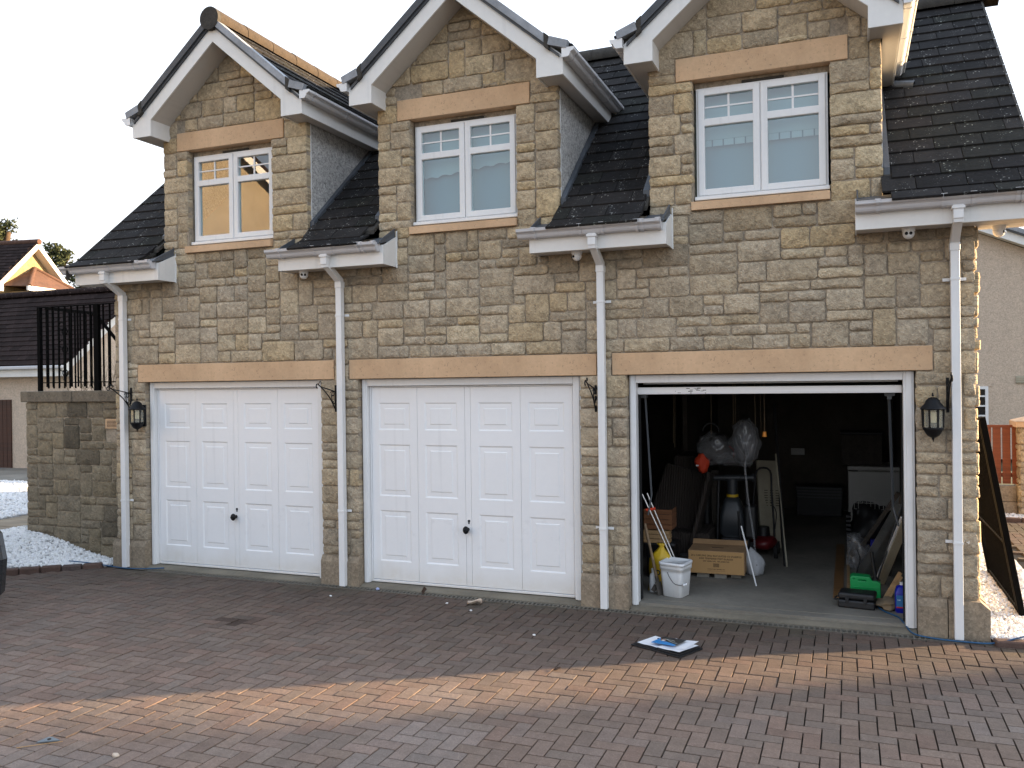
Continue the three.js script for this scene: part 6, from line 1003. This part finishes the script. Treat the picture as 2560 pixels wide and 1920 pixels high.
{ // far house up the hill
  const h = thing('far_house', 'sunlit stone gabled house with dark roof up the hill beyond the garage', 'house', [-33.7, 0, -25.2]); h.rotation.y = 0.16;
  const ap = 9.7, ev = 7.3, hw = 2.65;   // gable faces along +x; local z across
  obj('wall', extX([[-hw + 0.3, 0], [hw - 0.3, 0], [hw - 0.3, ev + 0.1], [0, ap - 0.25], [-hw + 0.3, ev + 0.1]], -9, -0.5), M.goldstone, h);
  obj('roof', extX([[-hw, ev], [-hw, ev + 0.12], [0, ap + 0.12], [hw, ev + 0.12], [hw, ev], [0, ap]], -9.4, -0.03), M.browntile, h);
  const s = (ap - ev) / hw, k = 1 / Math.hypot(1, s); farTiles(h, V(-9.4, ev + 0.12, hw), V(1, 0, 0), V(0, s * k, -k), V(0, k, s * k), 9.3, Math.hypot(hw, ap - ev), 0.28, 0.33, M.browntile);
  obj('bargeboard', [extX([[hw + 0.02, ev - 0.22], [hw + 0.02, ev + 0.06], [0, ap + 0.06], [0, ap - 0.24]], -0.05, 0.0), extX([[-hw - 0.02, ev - 0.22], [-hw - 0.02, ev + 0.06], [0, ap + 0.06], [0, ap - 0.24]], -0.05, 0.0), bb(-0.5, 0.02, ev - 0.32, ev + 0.02, hw - 0.25, hw + 0.05)], M.fascia, h);
  obj('soffit_board', [extX([[-hw, ev - 0.2], [-hw, ev - 0.17], [0, ap - 0.21], [0, ap - 0.24]], -0.5, -0.051), extX([[hw, ev - 0.2], [hw, ev - 0.17], [0, ap - 0.21], [0, ap - 0.24]], -0.5, -0.051)], M.soffit, h);
  obj('ridge_tile', Array.from({ length: 18 }, (_, i) => cyl(0.15, 0.155, 0.49, 10).rotateZ(Math.PI / 2).translate(-0.2 - i * 0.5, ap + 0.1, 0)), M.redtile, h);
  // porch roof against the gable
  const P = V(-0.45, 8.45, -0.2), A = V(0.9, 7.28, 1.7), B2 = V(0.9, 7.28, -1.9), C = V(-0.45, 7.3, 2.1), D = V(-0.45, 7.3, -2.2), tri = (a, b, c) => [a.x, a.y, a.z, b.x, b.y, b.z, c.x, c.y, c.z], g = new THREE.BufferGeometry(); g.setAttribute('position', new THREE.Float32BufferAttribute([...tri(P, C, A), ...tri(P, A, B2), ...tri(P, B2, D), ...tri(C, D, A), ...tri(A, D, B2)], 3)); g.computeVertexNormals(); obj('porch_roof', g, M.redtile, h);
  obj('porch_ridge', [bar(P, A, 0.11, 8), bar(P, B2, 0.11, 8)], M.redtile, h); obj('porch_fascia', bb(0.82, 0.95, 7.05, 7.28, -1.9, 1.8), M.fascia, h); obj('porch_wall', bb(-0.5, 0.7, 0, 7.04, -1.8, 1.6), M.goldstone, h);
}
function pine(name, label, x, z, h, w, seed) {
  const t = thing(name, label, 'tree', [x, 0, z], 'trees beyond the far house'), r = mulberry(seed), J = (a) => (r() - 0.5) * 2 * a;
  const tr = [V(0, 0, 0)]; for (let i = 1; i <= 5; i++) tr.push(V(J(0.25) * i * 0.4, h * i / 5.3, J(0.25) * i * 0.4)); const tg = new THREE.TubeGeometry(new THREE.CatmullRomCurve3(tr), 20, 0.2, 7), P = tg.attributes.position; obj('trunk', tg, M.bark, t);
  const leaf = [], pos = [], limbs = [];
  for (let i = 0; i < 46; i++) { const y = h * (0.35 + 0.65 * Math.pow(r(), 0.8)), a = r() * 6.28, k = Math.sqrt(clamp((h - y) / (h * 0.65), 0.06, 1)), L = w * (0.25 + 0.55 * r()) * (0.35 + k), e = V(Math.cos(a) * L, y + L * 0.35, Math.sin(a) * L); limbs.push(bar(V(0, y - L * 0.2, 0), e, 0.05, 4, 0.015));
    const n = 30 + Math.floor(r() * 24); for (let j = 0; j < n; j++) { const c = e.clone().multiplyScalar(0).add(V(mix(0, e.x, 0.35 + r() * 0.75) + J(0.42), mix(y, e.y, 0.3 + r() * 0.8) + J(0.28), mix(0, e.z, 0.35 + r() * 0.75) + J(0.42))); leaf.push(c); } }
  obj('limbs', limbs, M.bark, t);
  for (const c of leaf) for (let q = 0; q < 3; q++) { const d = V(J(1), J(0.7) + 0.35, J(1)).normalize(), s = V(J(1), J(1), J(1)).cross(d).normalize().multiplyScalar(0.045 + r() * 0.04), e = c.clone().addScaledVector(d, 0.14 + r() * 0.15); pos.push(c.x - s.x, c.y - s.y, c.z - s.z, c.x + s.x, c.y + s.y, c.z + s.z, e.x, e.y, e.z); }
  const g = new THREE.BufferGeometry(); g.setAttribute('position', new THREE.Float32BufferAttribute(pos, 3)); g.computeVertexNormals(); obj('crown', g, M.needle, t);
}
pine('pine_tree', 'tall pine whose top shows over the far house roof at the frame edge', -47.6, -33.8, 13.5, 2.0, 5);
pine('pine_tree', 'bushy dark pine between the far house gable and the near roof', -43.9, -35.1, 11.5, 1.6, 6);
pine('pine_tree', 'lower pine beside the gable, nearer the garage roof', -42.2, -35.7, 10.3, 1.5, 7);
pine('pine_tree', 'broad low pine hidden mostly by the neighbour garage ridge', -40.4, -36.2, 9.4, 2.0, 8);
// houses out of frame: one across the drive is mirrored in the first window, one throws the shade over the near paving
function house(name, label, x, z, turn, w, d, eave, ridge, wallM, roofM, wins) {
  const h = thing(name, label, 'house', [x, 0, z]); h.rotation.y = turn;
  const s = shape([[-w / 2, 0], [w / 2, 0], [w / 2, eave], [0, ridge], [-w / 2, eave]]); obj('wall', ext(s, d).translate(0, 0, -d), wallM, h);
  const o = 0.42, t = (ridge - eave) / (w / 2); const ch = (u, v, z0, z1) => ext([[-w / 2 - o, eave - o * t + u], [0, ridge + u], [w / 2 + o, eave - o * t + u], [w / 2 + o, eave - o * t + v], [0, ridge + v], [-w / 2 - o, eave - o * t + v]], z1 - z0).translate(0, 0, z0);
  obj('roof', ch(0.06, 0.2, -d - 0.3, 0.44), roofM, h); obj('bargeboard', ch(-0.22, 0.055, 0.40, 0.44), M.fascia, h); obj('soffit_board', ch(0.02, 0.05, 0.004, 0.395), M.soffit, h);
  wins.forEach(([a, b, c, e]) => pane(h, a, b, c, e, 0.005)); return h;
}
house('opposite_house', 'pale harled house across the drive, seen only mirrored in the first dormer window', -12.2, 12.6, 2.05, 9.5, 9, 6.4, 10.2, M.oppositeharl, M.browntile, [[-3.4, 4.4, 1.0, 1.2], [-0.8, 5.4, 1.1, 1.2], [2.2, 4.4, 1.0, 1.2], [-3.2, 1.0, 1.6, 1.4], [1.4, 1.0, 2, 1.4]]);
house('shading_house', 'pale harled two storey house out of sight to the right that shades the near paving', 31.19, -6.16, -1.038, 13, 9, 7.2, 9.5, M.render, M.browntile, [[-5, 4.4, 1.4, 1.4], [2.5, 4.4, 1.4, 1.4]]);
{ // parked car: only its bumper corner reaches into the frame
  const c = thing('parked_car', 'dark parked car at the edge of the frame, only its bumper corner in view', 'car', [-3.70, G, 2.75]);
  const prof = [[-2.0, 0.28], [-1.95, 0.62], [-1.9, 0.88], [-1.65, 0.98], [-1.35, 1.40], [-0.9, 1.46], [0.1, 1.44], [0.55, 1.30], [0.98, 0.96], [1.75, 0.86], [1.98, 0.70], [2.03, 0.50], [2.0, 0.26]];
  obj('body', ext(prof, 1.5, 0.09).translate(0, 0, -0.75), M.carpaint, c);
  for (const s of [-1, 1]) obj('window', ext([[-1.28, 1.0], [-1.12, 1.34], [-0.85, 1.40], [0.1, 1.38], [0.48, 1.26], [0.8, 1.0]], 0.012).translate(0, 0, s > 0 ? 0.835 : -0.847), M.darkglass, c);
  obj('windscreen', sqbar(V(0.66, 1.27, 0), V(1.0, 1.01, 0), 0.012, 1.3), M.darkglass, c);
  obj('bumper', smooth(loft([[0.17, 0.0], [0.26, 0.10], [0.42, 0.13], [0.56, 0.12]].map(([y, e]) => Array.from({ length: 20 }, (_, i) => { const a = -Math.PI / 2 + i / 19 * Math.PI; return V(1.72 + Math.cos(a) * (0.30 + e * 0.5), y, Math.sign(Math.sin(a)) * Math.pow(Math.abs(Math.sin(a)), 0.45) * (0.80 + e * 0.2)); })))), M.blackplastic, c);
  for (const s of [-1, 1]) { obj('headlight', new THREE.SphereGeometry(0.13, 16, 10).scale(0.8, 0.7, 1.3).translate(1.88, 0.66, s * 0.6), M.lampglass, c); for (const x of [-1.25, 1.3]) { const w = new THREE.Group(); w.name = 'wheel'; c.add(w); obj('tyre', new THREE.TorusGeometry(0.25, 0.075, 12, 28).translate(x, 0.32, s * 0.78), M.rubber, w); obj('rim', cyl(0.19, 0.19, 0.1, 20).rotateX(Math.PI / 2).translate(x, 0.32, s * 0.78), M.galv, w); } }
}
/* ------------------------------------------------------------------ draw */
scene.traverse((o) => { if (o.isMesh) { o.castShadow = true; o.receiveShadow = true; } });
renderer.render(scene, camera);
